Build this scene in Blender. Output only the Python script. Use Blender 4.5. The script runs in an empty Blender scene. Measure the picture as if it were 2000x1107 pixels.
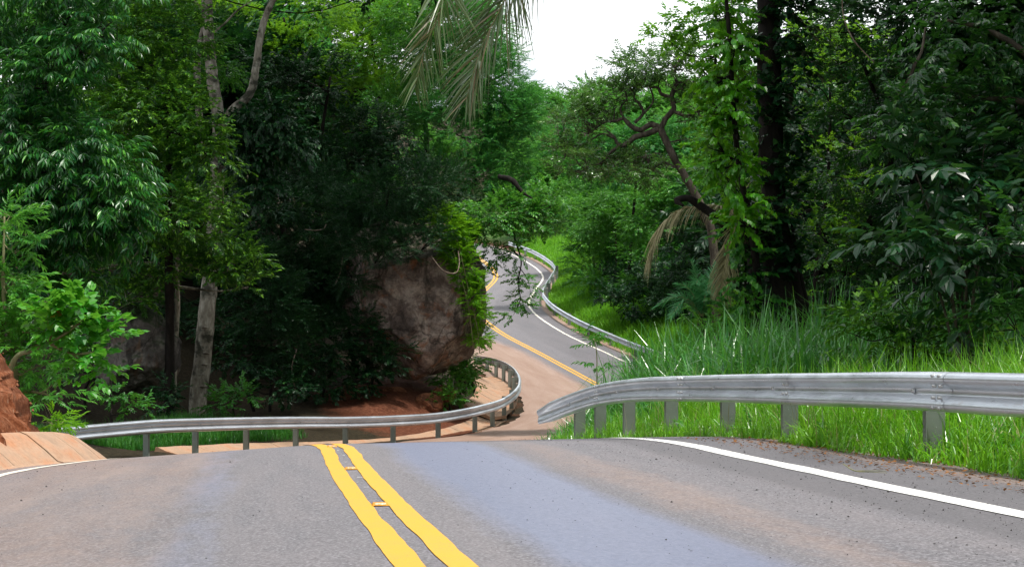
import bpy, math
import numpy as np
from mathutils import Vector

# ------------------------------------------------------------------ camera, world, sun, exposure
S = bpy.context.scene
COL = S.collection
PI = math.pi
FPX = 3500.0                       # focal length in pixels of a 2000 px wide frame
TILT = math.atan(139.5 / FPX)
cd = bpy.data.cameras.new('camera')
cam = bpy.data.objects.new('camera', cd); COL.objects.link(cam)
cd.sensor_width = 36.0; cd.lens = 36.0 * FPX / 2000.0
cd.clip_start = 0.1; cd.clip_end = 3000
cam.location = (0, 0, 0); cam.rotation_euler = (PI / 2 + TILT, 0, 0)
S.camera = cam

SUN_EL, SUN_AZ = math.radians(70), math.radians(128)     # azimuth clockwise from +Y (ahead), towards +X
w = bpy.data.worlds.new('World'); S.world = w; w.use_nodes = True
nt = w.node_tree; N = nt.nodes; L = nt.links
bg = N['Background']
sky = N.new('ShaderNodeTexSky'); sky.sky_type = 'NISHITA'; sky.sun_disc = False
sky.sun_elevation = SUN_EL; sky.sun_rotation = SUN_AZ
tc = N.new('ShaderNodeTexCoord'); mp = N.new('ShaderNodeMapping'); mp.inputs['Scale'].default_value = (1, 1, 2.2)
mp.inputs['Location'].default_value = (0.35, 0.1, 0.2)
nz = N.new('ShaderNodeTexNoise'); nz.inputs['Scale'].default_value = 2.6; nz.inputs['Detail'].default_value = 6
nz.inputs['Roughness'].default_value = .55
rp = N.new('ShaderNodeValToRGB'); rp.color_ramp.elements[0].position = .28; rp.color_ramp.elements[1].position = .46
mx = N.new('ShaderNodeMixRGB'); mx.inputs['Color2'].default_value = (14.5, 14.9, 15.2, 1)
L.new(tc.outputs['Generated'], mp.inputs['Vector']); L.new(mp.outputs[0], nz.inputs['Vector'])
L.new(nz.outputs['Fac'], rp.inputs['Fac']); L.new(rp.outputs['Color'], mx.inputs['Fac'])
L.new(sky.outputs['Color'], mx.inputs['Color1']); L.new(mx.outputs['Color'], bg.inputs['Color'])
bg.inputs['Strength'].default_value = 0.08

sl = bpy.data.lights.new('sun', 'SUN'); sl.energy = 3.6; sl.angle = math.radians(3); sl.color = (1, .96, .88)
so = bpy.data.objects.new('sun', sl); COL.objects.link(so)
sd = Vector((math.cos(SUN_EL) * math.sin(SUN_AZ), math.cos(SUN_EL) * math.cos(SUN_AZ), math.sin(SUN_EL)))
so.rotation_euler = sd.to_track_quat('Z', 'Y').to_euler(); so.location = (0, 0, 60)
S.view_settings.view_transform = 'Standard'; S.view_settings.look = 'None'
S.view_settings.gamma = 1.0; S.view_settings.exposure = 0.42
S.cycles.max_bounces = 6; S.cycles.diffuse_bounces = 2; S.cycles.transmission_bounces = 4; S.cycles.glossy_bounces = 2

rng = np.random.default_rng(11)
A = np.array

# ------------------------------------------------------------------ helpers
def W(px, py, y):
    """the point that stands y metres ahead and shows at (px, py) of the 2000 px frame"""
    u = (px - 1000) / FPX; v = (553.5 - py) / FPX
    c, s = math.cos(TILT), math.sin(TILT)
    dy = c - v * s; dz = s + v * c
    return A([u / dy * y, y, dz / dy * y])

def hash3(ix, iy, iz, seed):
    h = (ix * 374761393 + iy * 668265263 + iz * 1274126177 + seed * 362437) & 0xffffffff
    h = ((h ^ (h >> 13)) * 1274126177) & 0xffffffff
    return ((h ^ (h >> 16)) & 0xffff) / 65535.0

def vnoise(p, seed=0):
    p = np.asarray(p, float); i = np.floor(p).astype(np.int64); f = p - i
    f = f * f * (3 - 2 * f); r = 0
    for dx in (0, 1):
        for dy in (0, 1):
            for dz in (0, 1):
                wt = (f[..., 0] if dx else 1 - f[..., 0]) * (f[..., 1] if dy else 1 - f[..., 1]) * (f[..., 2] if dz else 1 - f[..., 2])
                r = r + wt * hash3(i[..., 0] + dx, i[..., 1] + dy, i[..., 2] + dz, seed)
    return r * 2 - 1

def fbm(p, oct=4, seed=0):
    p = np.asarray(p, float); r = 0; a = 1
    for k in range(oct):
        r = r + a * vnoise(p * 2 ** k, seed + k); a *= .5
    return r

def sstep(a, b, x):
    t = np.clip((x - a) / (b - a), 0, 1); return t * t * (3 - 2 * t)

def nrm(v):
    return v / np.maximum(np.linalg.norm(v, axis=-1, keepdims=True), 1e-9)

def catmull(P, n=12):
    P = np.asarray(P, float); Q = np.vstack([2 * P[0] - P[1], P, 2 * P[-1] - P[-2]]); out = []
    for i in range(1, len(Q) - 2):
        t = np.linspace(0, 1, n, endpoint=False)[:, None]
        a, b, c, d = Q[i - 1], Q[i], Q[i + 1], Q[i + 2]
        out.append(.5 * ((2 * b) + (c - a) * t + (2 * a - 5 * b + 4 * c - d) * t ** 2 + (3 * b - a - 3 * c + d) * t ** 3))
    return np.vstack(out + [P[-1][None]])

def resample(P, step):
    P = np.asarray(P, float); s = np.r_[0, np.cumsum(np.linalg.norm(np.diff(P, axis=0), axis=1))]
    n = max(2, int(round(s[-1] / step)) + 1); t = np.linspace(0, s[-1], n)
    return np.stack([np.interp(t, s, P[:, k]) for k in range(P.shape[1])], 1), t

def mesh_np(name, V, F, mat, parent=None, smooth=True, loc=None, uv=None, attr=None):
    """V (n,3) world coordinates, F list of (m,k) face arrays -> ONE mesh object"""
    V = np.asarray(V, np.float32)
    base = np.zeros(3, np.float32)
    if loc is not None: base = np.asarray(loc, np.float32)
    if parent is not None: base = np.asarray(parent.location, np.float32)
    me = bpy.data.meshes.new(name)
    if isinstance(F, np.ndarray): F = [F]
    F = [np.asarray(f, np.int32) for f in F if len(f)]
    me.vertices.add(len(V)); me.vertices.foreach_set('co', (V - base).ravel())
    nl = sum(f.size for f in F); npoly = sum(len(f) for f in F)
    me.loops.add(nl); me.polygons.add(npoly)
    me.loops.foreach_set('vertex_index', np.concatenate([f.ravel() for f in F]))
    sizes = np.concatenate([np.full(len(f), f.shape[1], np.int32) for f in F])
    me.polygons.foreach_set('loop_start', np.r_[0, np.cumsum(sizes)[:-1]].astype(np.int32))
    me.polygons.foreach_set('use_smooth', np.full(npoly, bool(smooth)))
    me.update(calc_edges=True)
    if uv is not None:
        l = me.uv_layers.new(name='UVMap'); vi = np.concatenate([f.ravel() for f in F])
        l.data.foreach_set('uv', np.asarray(uv, np.float32)[vi].ravel())
    if attr is not None:
        for k, a in attr.items():
            at = me.attributes.new(k, 'FLOAT', 'POINT'); at.data.foreach_set('value', np.asarray(a, np.float32).ravel())
    me.materials.append(mat)
    o = bpy.data.objects.new(name, me); COL.objects.link(o)
    if parent is not None: o.parent = parent
    elif loc is not None: o.location = [float(c) for c in loc]
    return o

def tag(o, label=None, cat=None, group=None, kind=None):
    if label: o['label'] = label
    if cat: o['category'] = cat
    if group: o['group'] = group
    if kind: o['kind'] = kind
    return o

def thing(name, label, cat, loc, group=None):
    o = bpy.data.objects.new(name, None); COL.objects.link(o); o.empty_display_size = .2
    o.location = [float(c) for c in loc]
    return tag(o, label, cat, group)

class MB:
    def __init__(s): s.V = []; s.Q = []; s.T = []; s.n = 0
    def add(s, V, Q=None, T=None):
        V = np.asarray(V, float).reshape(-1, 3)
        if Q is not None and len(Q): s.Q.append(np.asarray(Q, int).reshape(-1, 4) + s.n)
        if T is not None and len(T): s.T.append(np.asarray(T, int).reshape(-1, 3) + s.n)
        s.V.append(V); s.n += len(V)
    def tube(s, P, R, sides=8, bump=0., seed=0, n=6, smooth=True):
        P = np.asarray(P, float); R = np.asarray(R, float) * np.ones(len(P))
        if smooth and len(P) > 2:
            Q = catmull(np.c_[P, R], n); P, R = Q[:, :3], np.maximum(Q[:, 3], .001)
        T = nrm(np.gradient(P, axis=0)); ref = A([0.31, .95, .07]) if abs(T[0][2]) > .5 else A([0, 0, 1.])
        U = nrm(np.cross(T, ref)); Vv = np.cross(T, U)
        a = np.linspace(0, 2 * PI, sides, endpoint=False)
        ring = np.cos(a)[None, :, None] * U[:, None] + np.sin(a)[None, :, None] * Vv[:, None]
        rad = R[:, None] * np.ones((1, sides))
        if bump: rad = rad * (1 + bump * fbm((P[:, None] + ring * R[:, None, None]) * 2.5 / max(R.max(), .05) * .35, 3, seed))
        X = P[:, None] + ring * rad[..., None]
        m = len(P); i = np.arange(m - 1)[:, None] * sides; j = np.arange(sides)[None]; k = (j + 1) % sides
        Q = np.stack([i + j, i + k, i + sides + k, i + sides + j], -1).reshape(-1, 4)
        s.add(X.reshape(-1, 3), Q)
        c = np.vstack([P[-1][None]]); s.add(c); e = s.n - 1; b = e - sides
        s.T.append(np.stack([b + np.arange(sides), b + (np.arange(sides) + 1) % sides, np.full(sides, e)], 1))
    def box(s, c, sx, sy, sz, M=None):
        v = A([[x, y, z] for z in (-.5, .5) for y in (-.5, .5) for x in (-.5, .5)]) * A([sx, sy, sz])
        if M is not None: v = v @ np.asarray(M).T
        s.add(v + np.asarray(c), [[0, 2, 3, 1], [4, 5, 7, 6], [0, 1, 5, 4], [2, 6, 7, 3], [0, 4, 6, 2], [1, 3, 7, 5]])
    def build(s, name, mat, parent=None, **k):
        F = []
        if s.Q: F.append(np.concatenate(s.Q))
        if s.T: F.append(np.concatenate(s.T))
        return mesh_np(name, np.concatenate(s.V), F, mat, parent, **k)

# ------------------------------------------------------------------ materials
def newmat(name):
    m = bpy.data.materials.new(name); m.use_nodes = True
    return m, m.node_tree.nodes, m.node_tree.links, m.node_tree.nodes['Principled BSDF']

def c4(c): return (c[0], c[1], c[2], 1)

def add_noise(N, L, scale, detail=4, vec=None, rough=.6, dist=0):
    n = N.new('ShaderNodeTexNoise'); n.inputs['Scale'].default_value = scale; n.inputs['Detail'].default_value = detail
    n.inputs['Roughness'].default_value = rough; n.inputs['Distortion'].default_value = dist
    if vec is not None: L.new(vec, n.inputs['Vector'])
    return n.outputs['Fac']

def ramp(N, L, fac, stops):
    r = N.new('ShaderNodeValToRGB'); e = r.color_ramp.elements
    e[0].position, e[0].color = stops[0][0], c4(stops[0][1]); e[1].position, e[1].color = stops[-1][0], c4(stops[-1][1])
    for p, c in stops[1:-1]:
        x = e.new(p); x.color = c4(c)
    L.new(fac, r.inputs['Fac']); return r.outputs['Color']

def g(v): return (v, v, v)

def mix(N, L, f, a, b, mode='MIX'):
    m = N.new('ShaderNodeMixRGB'); m.blend_type = mode
    for k, x in (('Fac', f), ('Color1', a), ('Color2', b)):
        if isinstance(x, (int, float)): m.inputs[k].default_value = x
        elif isinstance(x, tuple): m.inputs[k].default_value = c4(x)
        else: L.new(x, m.inputs[k])
    return m.outputs['Color']

def coords(N, L, kind='Object', scale=(1, 1, 1)):
    t = N.new('ShaderNodeTexCoord'); m = N.new('ShaderNodeMapping'); m.inputs['Scale'].default_value = scale
    L.new(t.outputs[kind], m.inputs['Vector']); return m.outputs[0]

def bump(N, L, B, h, strength, dist=.02):
    b = N.new('ShaderNodeBump'); b.inputs['Strength'].default_value = strength; b.inputs['Distance'].default_value = dist
    L.new(h, b.inputs['Height']); L.new(b.outputs[0], B.inputs['Normal'])

def leafmat(name, ca, cb, trans=.35, tcol=None, rough=.42, spec=.5, odd=None):
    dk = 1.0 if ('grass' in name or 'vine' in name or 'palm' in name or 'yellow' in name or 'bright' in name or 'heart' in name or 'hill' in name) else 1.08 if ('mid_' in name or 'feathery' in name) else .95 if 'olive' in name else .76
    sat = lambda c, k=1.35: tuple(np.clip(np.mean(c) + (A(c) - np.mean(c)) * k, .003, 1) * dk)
    ca, cb = sat(ca), sat(cb)
    m, N, L, B = newmat(name)
    geo = N.new('ShaderNodeNewGeometry'); rnd = geo.outputs['Random Per Island']
    tco = N.new('ShaderNodeTexCoord')
    big = add_noise(N, L, .9, 2, geo.outputs['Position'])
    f = N.new('ShaderNodeMath'); f.operation = 'MULTIPLY_ADD'; L.new(big, f.inputs[0]); f.inputs[1].default_value = 1.3; f.inputs[2].default_value = -.65
    f2 = N.new('ShaderNodeMath'); f2.operation = 'ADD'; f2.use_clamp = True; L.new(f.outputs[0], f2.inputs[0]); L.new(rnd, f2.inputs[1])
    col = mix(N, L, f2.outputs[0], tuple(ca), tuple(cb))
    if odd:
        gt = N.new('ShaderNodeMath'); gt.operation = 'GREATER_THAN'; L.new(rnd, gt.inputs[0]); gt.inputs[1].default_value = odd[1]
        col = mix(N, L, gt.outputs[0], col, tuple(odd[0]))
    L.new(col, B.inputs['Base Color']); B.inputs['Roughness'].default_value = rough
    B.inputs['Specular IOR Level'].default_value = spec
    if trans > 0:
        tr = N.new('ShaderNodeBsdfTranslucent')
        tcl = mix(N, L, .55, col, tuple(tcol or (cb[0] * 2.6, cb[1] * 2.4, cb[2] * .8)))
        L.new(tcl, tr.inputs['Color'])
        ms = N.new('ShaderNodeMixShader'); ms.inputs[0].default_value = trans
        L.new(B.outputs[0], ms.inputs[1]); L.new(tr.outputs[0], ms.inputs[2])
        L.new(ms.outputs[0], N['Material Output'].inputs['Surface'])
    return m

def barkmat(name, c1, c2, c3=None, scale=6, bs=.5, moss=None):
    m, N, L, B = newmat(name)
    v = coords(N, L, 'Object', (1, 1, .35))
    n1 = add_noise(N, L, scale, 8, v, .65, .4); n2 = add_noise(N, L, scale * .28, 4, coords(N, L), .6)
    col = ramp(N, L, n1, [(.3, c1), (.5, c2), (.68, c3 or c2)])
    if moss: col = mix(N, L, ramp(N, L, n2, [(.5, g(0)), (.62, g(1))]), col, tuple(moss))
    L.new(col, B.inputs['Base Color']); B.inputs['Roughness'].default_value = .9
    B.inputs['Specular IOR Level'].default_value = .2
    bump(N, L, B, n1, bs, .03); return m

M = {}
# leaves
M['drooping'] = leafmat('drooping_leaf', (.016, .085, .030), (.045, .175, .030), .28, (.10, .34, .03), .34, .6, ((0.118, 0.367, 0.044), .90))
M['small'] = leafmat('small_leaf', (.012, .060, .014), (.068, .205, .022), .30, (.2, .45, .03), .38, .5, ((0.223, 0.500, 0.037), .86))
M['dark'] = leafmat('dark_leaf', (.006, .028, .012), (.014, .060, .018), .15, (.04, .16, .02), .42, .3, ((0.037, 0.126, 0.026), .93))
M['yellowgreen'] = leafmat('yellow_green_leaf', (.05, .16, .016), (.14, .32, .022), .5, (.34, .62, .03), .45, .4)
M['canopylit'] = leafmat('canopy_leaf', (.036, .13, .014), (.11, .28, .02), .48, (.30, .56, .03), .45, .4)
M['mid'] = leafmat('mid_green_leaf', (.025, .10, .026), (.065, .21, .035), .38, (.18, .46, .04), .4, .5, ((0.171, 0.441, 0.051), .90))
M['feather'] = leafmat('feathery_leaf', (.020, .10, .034), (.055, .20, .050), .38, (.14, .42, .05), .45, .4, ((0.144, 0.420, 0.073), .90))
M['olive'] = leafmat('olive_glossy_leaf', (.040, .10, .035), (.10, .20, .055), .28, (.2, .42, .06), .26, .95)
M['far'] = leafmat('hill_leaf', (.045, .15, .035), (.11, .27, .06), .4, (.2, .5, .06), .5, .4)
M['vine'] = leafmat('vine_leaf', (.030, .13, .018), (.11, .30, .03), .42, (.30, .58, .04), .36, .5)
M['bright'] = leafmat('bright_shrub_leaf', (.045, .17, .045), (.11, .30, .06), .38, (.22, .5, .05), .38, .5)
M['heart'] = leafmat('heart_leaf', (.035, .17, .03), (.09, .28, .04), .4, (.22, .5, .05), .35, .5, ((.55, .17, .02), .998))
M['bigleaf'] = leafmat('big_leaf', (.014, .055, .026), (.032, .10, .04), .25, (.10, .26, .03), .32, .6)
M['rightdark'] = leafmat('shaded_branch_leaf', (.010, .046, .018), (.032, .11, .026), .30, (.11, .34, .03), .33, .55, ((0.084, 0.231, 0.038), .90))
M['grass'] = leafmat('verge_grass_blade', (.055, .19, .018), (.20, .43, .05), .38, (.3, .6, .05), .3, .8, ((.38, .36, .16), .965))
M['tallgrass'] = leafmat('tall_grass_blade', (.025, .11, .035), (.09, .27, .06), .34, (.2, .46, .06), .28, .9, ((.16, .32, .12), .95))
M['farverge'] = leafmat('far_grass_blade', (.07, .21, .03), (.18, .40, .06), .4, (.3, .6, .06), .5, .4)
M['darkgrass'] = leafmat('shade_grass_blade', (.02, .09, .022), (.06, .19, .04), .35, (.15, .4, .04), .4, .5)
M['palmleaf'] = leafmat('palm_leaflet', (.048, .085, .035), (.105, .150, .062), .2, (.26, .30, .10), .36, .6, ((.20, .15, .08), .94))
M['deadpalm'] = leafmat('dead_palm_leaflet', (.20, .19, .12), (.36, .33, .22), .25, (.4, .36, .2), .6, .3)
M['youngpalm'] = leafmat('young_palm_leaflet', (.06, .20, .09), (.13, .34, .15), .3, (.15, .4, .1), .4, .5)
M['litter'] = leafmat('litter_leaf', (.10, .045, .02), (.30, .15, .07), .1, (.3, .2, .1), .8, .2)
# bark
M['palebark'] = barkmat('pale_bark', (.10, .085, .07), (.24, .22, .18), (.42, .41, .36), 7, .5, (.05, .05, .038))
M['darkbark'] = barkmat('dark_bark', (.006, .005, .0045), (.014, .011, .010), (.026, .022, .018), 7, .7)
M['olivebark'] = barkmat('twisted_bark', (.028, .023, .018), (.075, .062, .050), (.15, .13, .10), 8, .6)
M['deadwood'] = barkmat('dead_wood', (.09, .06, .045), (.2, .15, .12), (.32, .27, .23), 9, .5)
M['stem'] = barkmat('green_stem', (.12, .13, .06), (.2, .2, .1), (.28, .26, .15), 9, .2)
M['rachis'] = barkmat('palm_rachis', (.18, .17, .08), (.3, .28, .14), (.38, .34, .18), 9, .2)

def mat_rock(name, base, pale, dark, orange, moss=.5):
    m, N, L, B = newmat(name); v = coords(N, L)
    vs = coords(N, L, 'Object', (1.6, 1.6, .35))
    n = add_noise(N, L, 1.3, 8, v, .7, .6); st = add_noise(N, L, 1.7, 6, vs, .6, .5); fi = add_noise(N, L, 7, 12, v, .82)
    col = ramp(N, L, n, [(.3, dark), (.46, base), (.62, pale)])
    col = mix(N, L, ramp(N, L, st, [(.52, g(0)), (.66, g(.8))]), col, tuple(A(dark) * .7), 'MIX')
    n3 = add_noise(N, L, 1.1, 5, coords(N, L, 'Object', (1.2, 1, .9)), .6, 1.2)
    col = mix(N, L, ramp(N, L, n3, [(.56, g(0)), (.66, g(.7))]), col, tuple(orange))
    col = mix(N, L, .6, col, ramp(N, L, fi, [(.38, g(.18)), (.5, g(.85)), (.62, g(1.25))]), 'MULTIPLY')
    vo = N.new('ShaderNodeTexVoronoi'); vo.feature = 'DISTANCE_TO_EDGE'; vo.inputs['Scale'].default_value = .26
    wv = N.new('ShaderNodeVectorMath'); wv.operation = 'ADD'; nn = N.new('ShaderNodeTexNoise'); nn.inputs['Scale'].default_value = 1.6; nn.inputs['Detail'].default_value = 6
    L.new(v, nn.inputs['Vector']); L.new(v, wv.inputs[0]); L.new(nn.outputs['Color'], wv.inputs[1]); L.new(wv.outputs[0], vo.inputs['Vector'])
    crack = ramp(N, L, vo.outputs['Distance'], [(.0, g(.25)), (.012, g(1))])
    col = mix(N, L, .8, col, crack, 'MULTIPLY')
    # moss on faces that look up
    ge = N.new('ShaderNodeNewGeometry'); sx = N.new('ShaderNodeSeparateXYZ'); L.new(ge.outputs['Normal'], sx.inputs[0])
    ma = N.new('ShaderNodeMath'); ma.operation = 'MULTIPLY_ADD'; L.new(sx.outputs['Z'], ma.inputs[0]); ma.inputs[1].default_value = .6; L.new(n, ma.inputs[2])
    col = mix(N, L, ramp(N, L, ma.outputs[0], [(.62, g(0)), (.85, g(moss))]), col, (.022, .04, .012))
    L.new(col, B.inputs['Base Color']); B.inputs['Roughness'].default_value = .85; B.inputs['Specular IOR Level'].default_value = .3
    hm = mix(N, L, .5, n, fi); hm = mix(N, L, .6, hm, crack, 'MULTIPLY')
    bump(N, L, B, hm, .7, .07); return m
M['boulder'] = mat_rock('boulder_stone', (.16, .125, .11), (.40, .34, .30), (.055, .042, .037), (.26, .10, .04))
M['boulder2'] = mat_rock('grey_boulder_stone', (.09, .08, .075), (.20, .18, .165), (.025, .022, .02), (.14, .08, .05), .9)
M['redrock'] = mat_rock('red_clod_stone', (.22, .085, .04), (.36, .16, .08), (.10, .035, .02), (.3, .1, .03), 0)

def mat_terrain():
    m, N, L, B = newmat('forest_floor'); v = coords(N, L)
    at = N.new('ShaderNodeAttribute'); at.attribute_name = 'soil'
    ag = N.new('ShaderNodeAttribute'); ag.attribute_name = 'green'
    n = add_noise(N, L, .8, 8, v, .7); f = add_noise(N, L, 9, 7, v, .75)
    floor = ramp(N, L, f, [(.3, (.012, .010, .007)), (.55, (.035, .028, .016)), (.72, (.07, .05, .03))])
    soil = ramp(N, L, f, [(.3, (.05, .016, .009)), (.52, (.13, .045, .024)), (.7, (.22, .10, .06))])
    gr = ramp(N, L, f, [(.35, (.03, .07, .015)), (.65, (.08, .17, .035))])
    w1 = N.new('ShaderNodeMath'); w1.operation = 'MULTIPLY_ADD'; L.new(n, w1.inputs[0]); w1.inputs[1].default_value = .8; L.new(at.outputs['Fac'], w1.inputs[2])
    col = mix(N, L, ramp(N, L, w1.outputs[0], [(.75, g(0)), (1.0, g(1))]), floor, soil)
    col = mix(N, L, ag.outputs['Fac'], col, gr)
    L.new(col, B.inputs['Base Color']); B.inputs['Roughness'].default_value = .95; B.inputs['Specular IOR Level'].default_value = .15
    bump(N, L, B, f, .8, .08); return m
M['terrain'] = mat_terrain()

def mat_soil(name='red_earth', k=1.0):
    m, N, L, B = newmat(name); v = coords(N, L)
    f = add_noise(N, L, 11, 8, v, .78); n = add_noise(N, L, 2.2, 5, v, .6)
    fib = add_noise(N, L, 26, 4, coords(N, L, 'Object', (1, 1, .3)), .6, .6)
    col = ramp(N, L, f, [(.28, (.10 * k, .028 * k, .012 * k)), (.5, (.30 * k, .10 * k, .045 * k)), (.66, (.50 * k, .22 * k, .12 * k))])
    col = mix(N, L, ramp(N, L, fib, [(.6, g(0)), (.68, g(.7))]), col, (.55 * k, .38 * k, .26 * k))
    col = mix(N, L, ramp(N, L, n, [(.5, g(0)), (.7, g(.5))]), col, (.16 * k, .06 * k, .03 * k))
    L.new(col, B.inputs['Base Color']); B.inputs['Roughness'].default_value = .95; B.inputs['Specular IOR Level'].default_value = .15
    bump(N, L, B, f, 1, .06); return m
M['soil'] = mat_soil(); M['soil2'] = mat_soil('dark_red_earth', .6)

def mat_road():
    m, N, L, B = newmat('asphalt'); uvn = N.new('ShaderNodeUVMap'); uvn.uv_map = 'UVMap'
    def mp(s, loc=(0, 0, 0)):
        q = N.new('ShaderNodeMapping'); q.inputs['Scale'].default_value = s; q.inputs['Location'].default_value = loc
        L.new(uvn.outputs[0], q.inputs['Vector']); return q.outputs[0]
    v = coords(N, L)
    at = {}
    for k in ('mud', 'sky_sheen', 'dark'):
        a = N.new('ShaderNodeAttribute'); a.attribute_name = k; at[k] = a.outputs['Fac']
    agg = add_noise(N, L, 55, 3, v, .75); spk = add_noise(N, L, 28, 4, v, .8)
    fine = add_noise(N, L, 7, 8, mp((1, .45, 1)), .8); streak = mix(N, L, .33, add_noise(N, L, 1.0, 6, mp((2.2, .28, 1)), .65, .3), fine); blot = mix(N, L, .36, add_noise(N, L, 1.0, 6, mp((.8, .16, 1), (3, 2, 0)), .65, .4), fine)
    col = ramp(N, L, agg, [(.32, (.045, .043, .050)), (.5, (.128, .122, .138)), (.66, (.28, .27, .295))])
    col = mix(N, L, ramp(N, L, streak, [(.40, g(0)), (.68, g(.55))]), col, (.21, .185, .195))
    def fac(a, n, lo, hi, s=1.):
        q = N.new('ShaderNodeMath'); q.operation = 'MULTIPLY_ADD'; L.new(n, q.inputs[0]); q.inputs[1].default_value = .7; L.new(a, q.inputs[2])
        return ramp(N, L, q.outputs[0], [(lo, g(0)), (hi, g(s))])
    col = mix(N, L, fac(at['sky_sheen'], streak, .74, 1.5, .60), col, (.165, .195, .32))  # bluish sky reflection put into the asphalt colour
    col = mix(N, L, fac(at['dark'], blot, .8, 1.2, .65), col, (.095, .09, .10))
    col = mix(N, L, fac(at['mud'], blot, .62, 1.15, .85), col, ramp(N, L, streak, [(.3, (.25, .135, .085)), (.65, (.38, .26, .20))]))
    col = mix(N, L, ramp(N, L, spk, [(.68, g(0)), (.73, g(.7))]), col, (.055, .05, .05))
    mid = add_noise(N, L, 5.5, 7, mp((5, 1.6, 1)), .75); col = mix(N, L, .55, col, ramp(N, L, mid, [(.34, g(.62)), (.52, g(1)), (.66, (1.18, 1.14, 1.14))]), 'MULTIPLY')
    pale = add_noise(N, L, 34, 3, v, .6)
    col = mix(N, L, ramp(N, L, pale, [(.72, g(0)), (.75, g(.7))]), col, (.42, .38, .36))
    L.new(col, B.inputs['Base Color'])
    L.new(ramp(N, L, fac(at['sky_sheen'], streak, .7, 1.2, 1.), [(0, g(.68)), (1, g(.42))]), B.inputs['Roughness'])
    B.inputs['Specular IOR Level'].default_value = .4
    bump(N, L, B, mix(N, L, .4, agg, spk), .5, .012); return m
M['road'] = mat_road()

def mat_paint(name, c, dirt, wear=.62):
    m, N, L, B = newmat(name); v = coords(N, L)
    f = add_noise(N, L, 45, 5, v, .8); n = add_noise(N, L, 3.5, 5, v, .7)
    col = mix(N, L, ramp(N, L, n, [(.45, g(0)), (.72, g(.30))]), tuple(c), tuple(dirt))
    col = mix(N, L, ramp(N, L, f, [(wear, g(0)), (wear + .05, g(.8))]), col, (.16, .14, .14))
    L.new(col, B.inputs['Base Color']); B.inputs['Roughness'].default_value = .6; bump(N, L, B, f, .4, .006); return m
M['yellow'] = mat_paint('yellow_road_paint', (.66, .335, .020), (.50, .27, .10), .60)
M['white'] = mat_paint('white_road_paint', (.72, .72, .71), (.6, .52, .44), .70)
M['whiteold'] = mat_paint('dusty_road_paint', (.74, .70, .62), (.55, .40, .30), .60)

def mat_metal(name='galvanised_steel', base=(.72, .77, .84), rough=.30, metal=.78, stain=.40):
    m, N, L, B = newmat(name); v = coords(N, L)
    n = add_noise(N, L, 1.4, 6, v, .6); st = add_noise(N, L, 2.5, 6, coords(N, L, 'Object', (1, 1, 9)), .7); f = add_noise(N, L, 40, 4, v, .7)
    col = ramp(N, L, n, [(.35, tuple(A(base) * .80)), (.6, base)])
    col = mix(N, L, ramp(N, L, st, [(.60, g(0)), (.74, g(stain))]), col, (.34, .27, .22))
    col = mix(N, L, ramp(N, L, f, [(.66, g(0)), (.70, g(.4))]), col, (.85, .88, .9))
    L.new(col, B.inputs['Base Color']); B.inputs['Metallic'].default_value = metal
    L.new(ramp(N, L, st, [(.3, g(rough - .05)), (.7, g(rough + .14))]), B.inputs['Roughness'])
    bump(N, L, B, n, .05, .01); return m
M['steel'] = mat_metal(); M['post'] = mat_metal('post_steel', (.22, .25, .225), .5, .35, .35)
def mat_simple(name, c, r=.6, metal=0., c2=None, s=8):
    m, N, L, B = newmat(name); n = add_noise(N, L, s, 6, coords(N, L), .7)
    L.new(ramp(N, L, n, [(.32, c2 or tuple(A(c) * .65)), (.62, c)]), B.inputs['Base Color'])
    B.inputs['Roughness'].default_value = r; B.inputs['Metallic'].default_value = metal; bump(N, L, B, n, .3, .02); return m
M['bolt'] = mat_simple('bolt_steel', (.62, .63, .64), .35, .8)
M['pebble'] = mat_simple('dark_grit', (.05, .045, .045), .9)
M['stud'] = mat_simple('yellow_stud', (.60, .27, .012), .8, 0, (.46, .20, .01), 20)
M['reflector'] = mat_simple('reflector_amber', (.8, .22, .02), .25)

def mat_concrete():
    m, N, L, B = newmat('stained_concrete'); v = coords(N, L)
    n = add_noise(N, L, 1.6, 6, v, .65, .5); f = add_noise(N, L, 22, 6, v, .75); st = add_noise(N, L, 5, 5, coords(N, L, 'Object', (1, 1, .25)), .6)
    col = ramp(N, L, n, [(.32, (.33, .22, .15)), (.5, (.42, .27, .18)), (.68, (.44, .21, .11))])
    col = mix(N, L, ramp(N, L, st, [(.55, g(0)), (.7, g(.55))]), col, (.30, .17, .10))
    col = mix(N, L, .4, col, ramp(N, L, f, [(.35, g(.5)), (.6, g(1))]), 'MULTIPLY')
    L.new(col, B.inputs['Base Color']); B.inputs['Roughness'].default_value = .9; bump(N, L, B, f, .5, .02); return m
M['concrete'] = mat_concrete()

# ------------------------------------------------------------------ road and terrain
RC = A([(9, -40, -.9), (4.6, -26, -.91), (2.35, -12, -.91), (.85, 0, -.91), (.0, 5.6, -.91), (-.33, 7.8, -.91), (-.80, 10.9, -.91), (-1.32, 14.6, -.912), (-1.80, 18.3, -.935),
        (-2.4, 22, -1.10), (-3.2, 27, -1.48), (-4.3, 34, -2.02), (-4.5, 41, -2.42), (-2.7, 49, -2.68), (.1, 55.5, -2.78), (2.7, 61.5, -2.72), (4.35, 68, -2.40),
        (4.7, 74.5, -1.86), (3.6, 81.5, -1.2), (1.45, 90.5, .05), (-.75, 99, 1.32), (-2.25, 108, 2.75), (-1.95, 118, 4.05), (-1.15, 128, 5.6), (-2.2, 138, 7.2), (-4.6, 150, 8.9),
        (-9, 166, 10.6), (-16, 186, 12.2), (-26, 210, 13.6)])
RP, RS = resample(catmull(RC, 10), .5)
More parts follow.
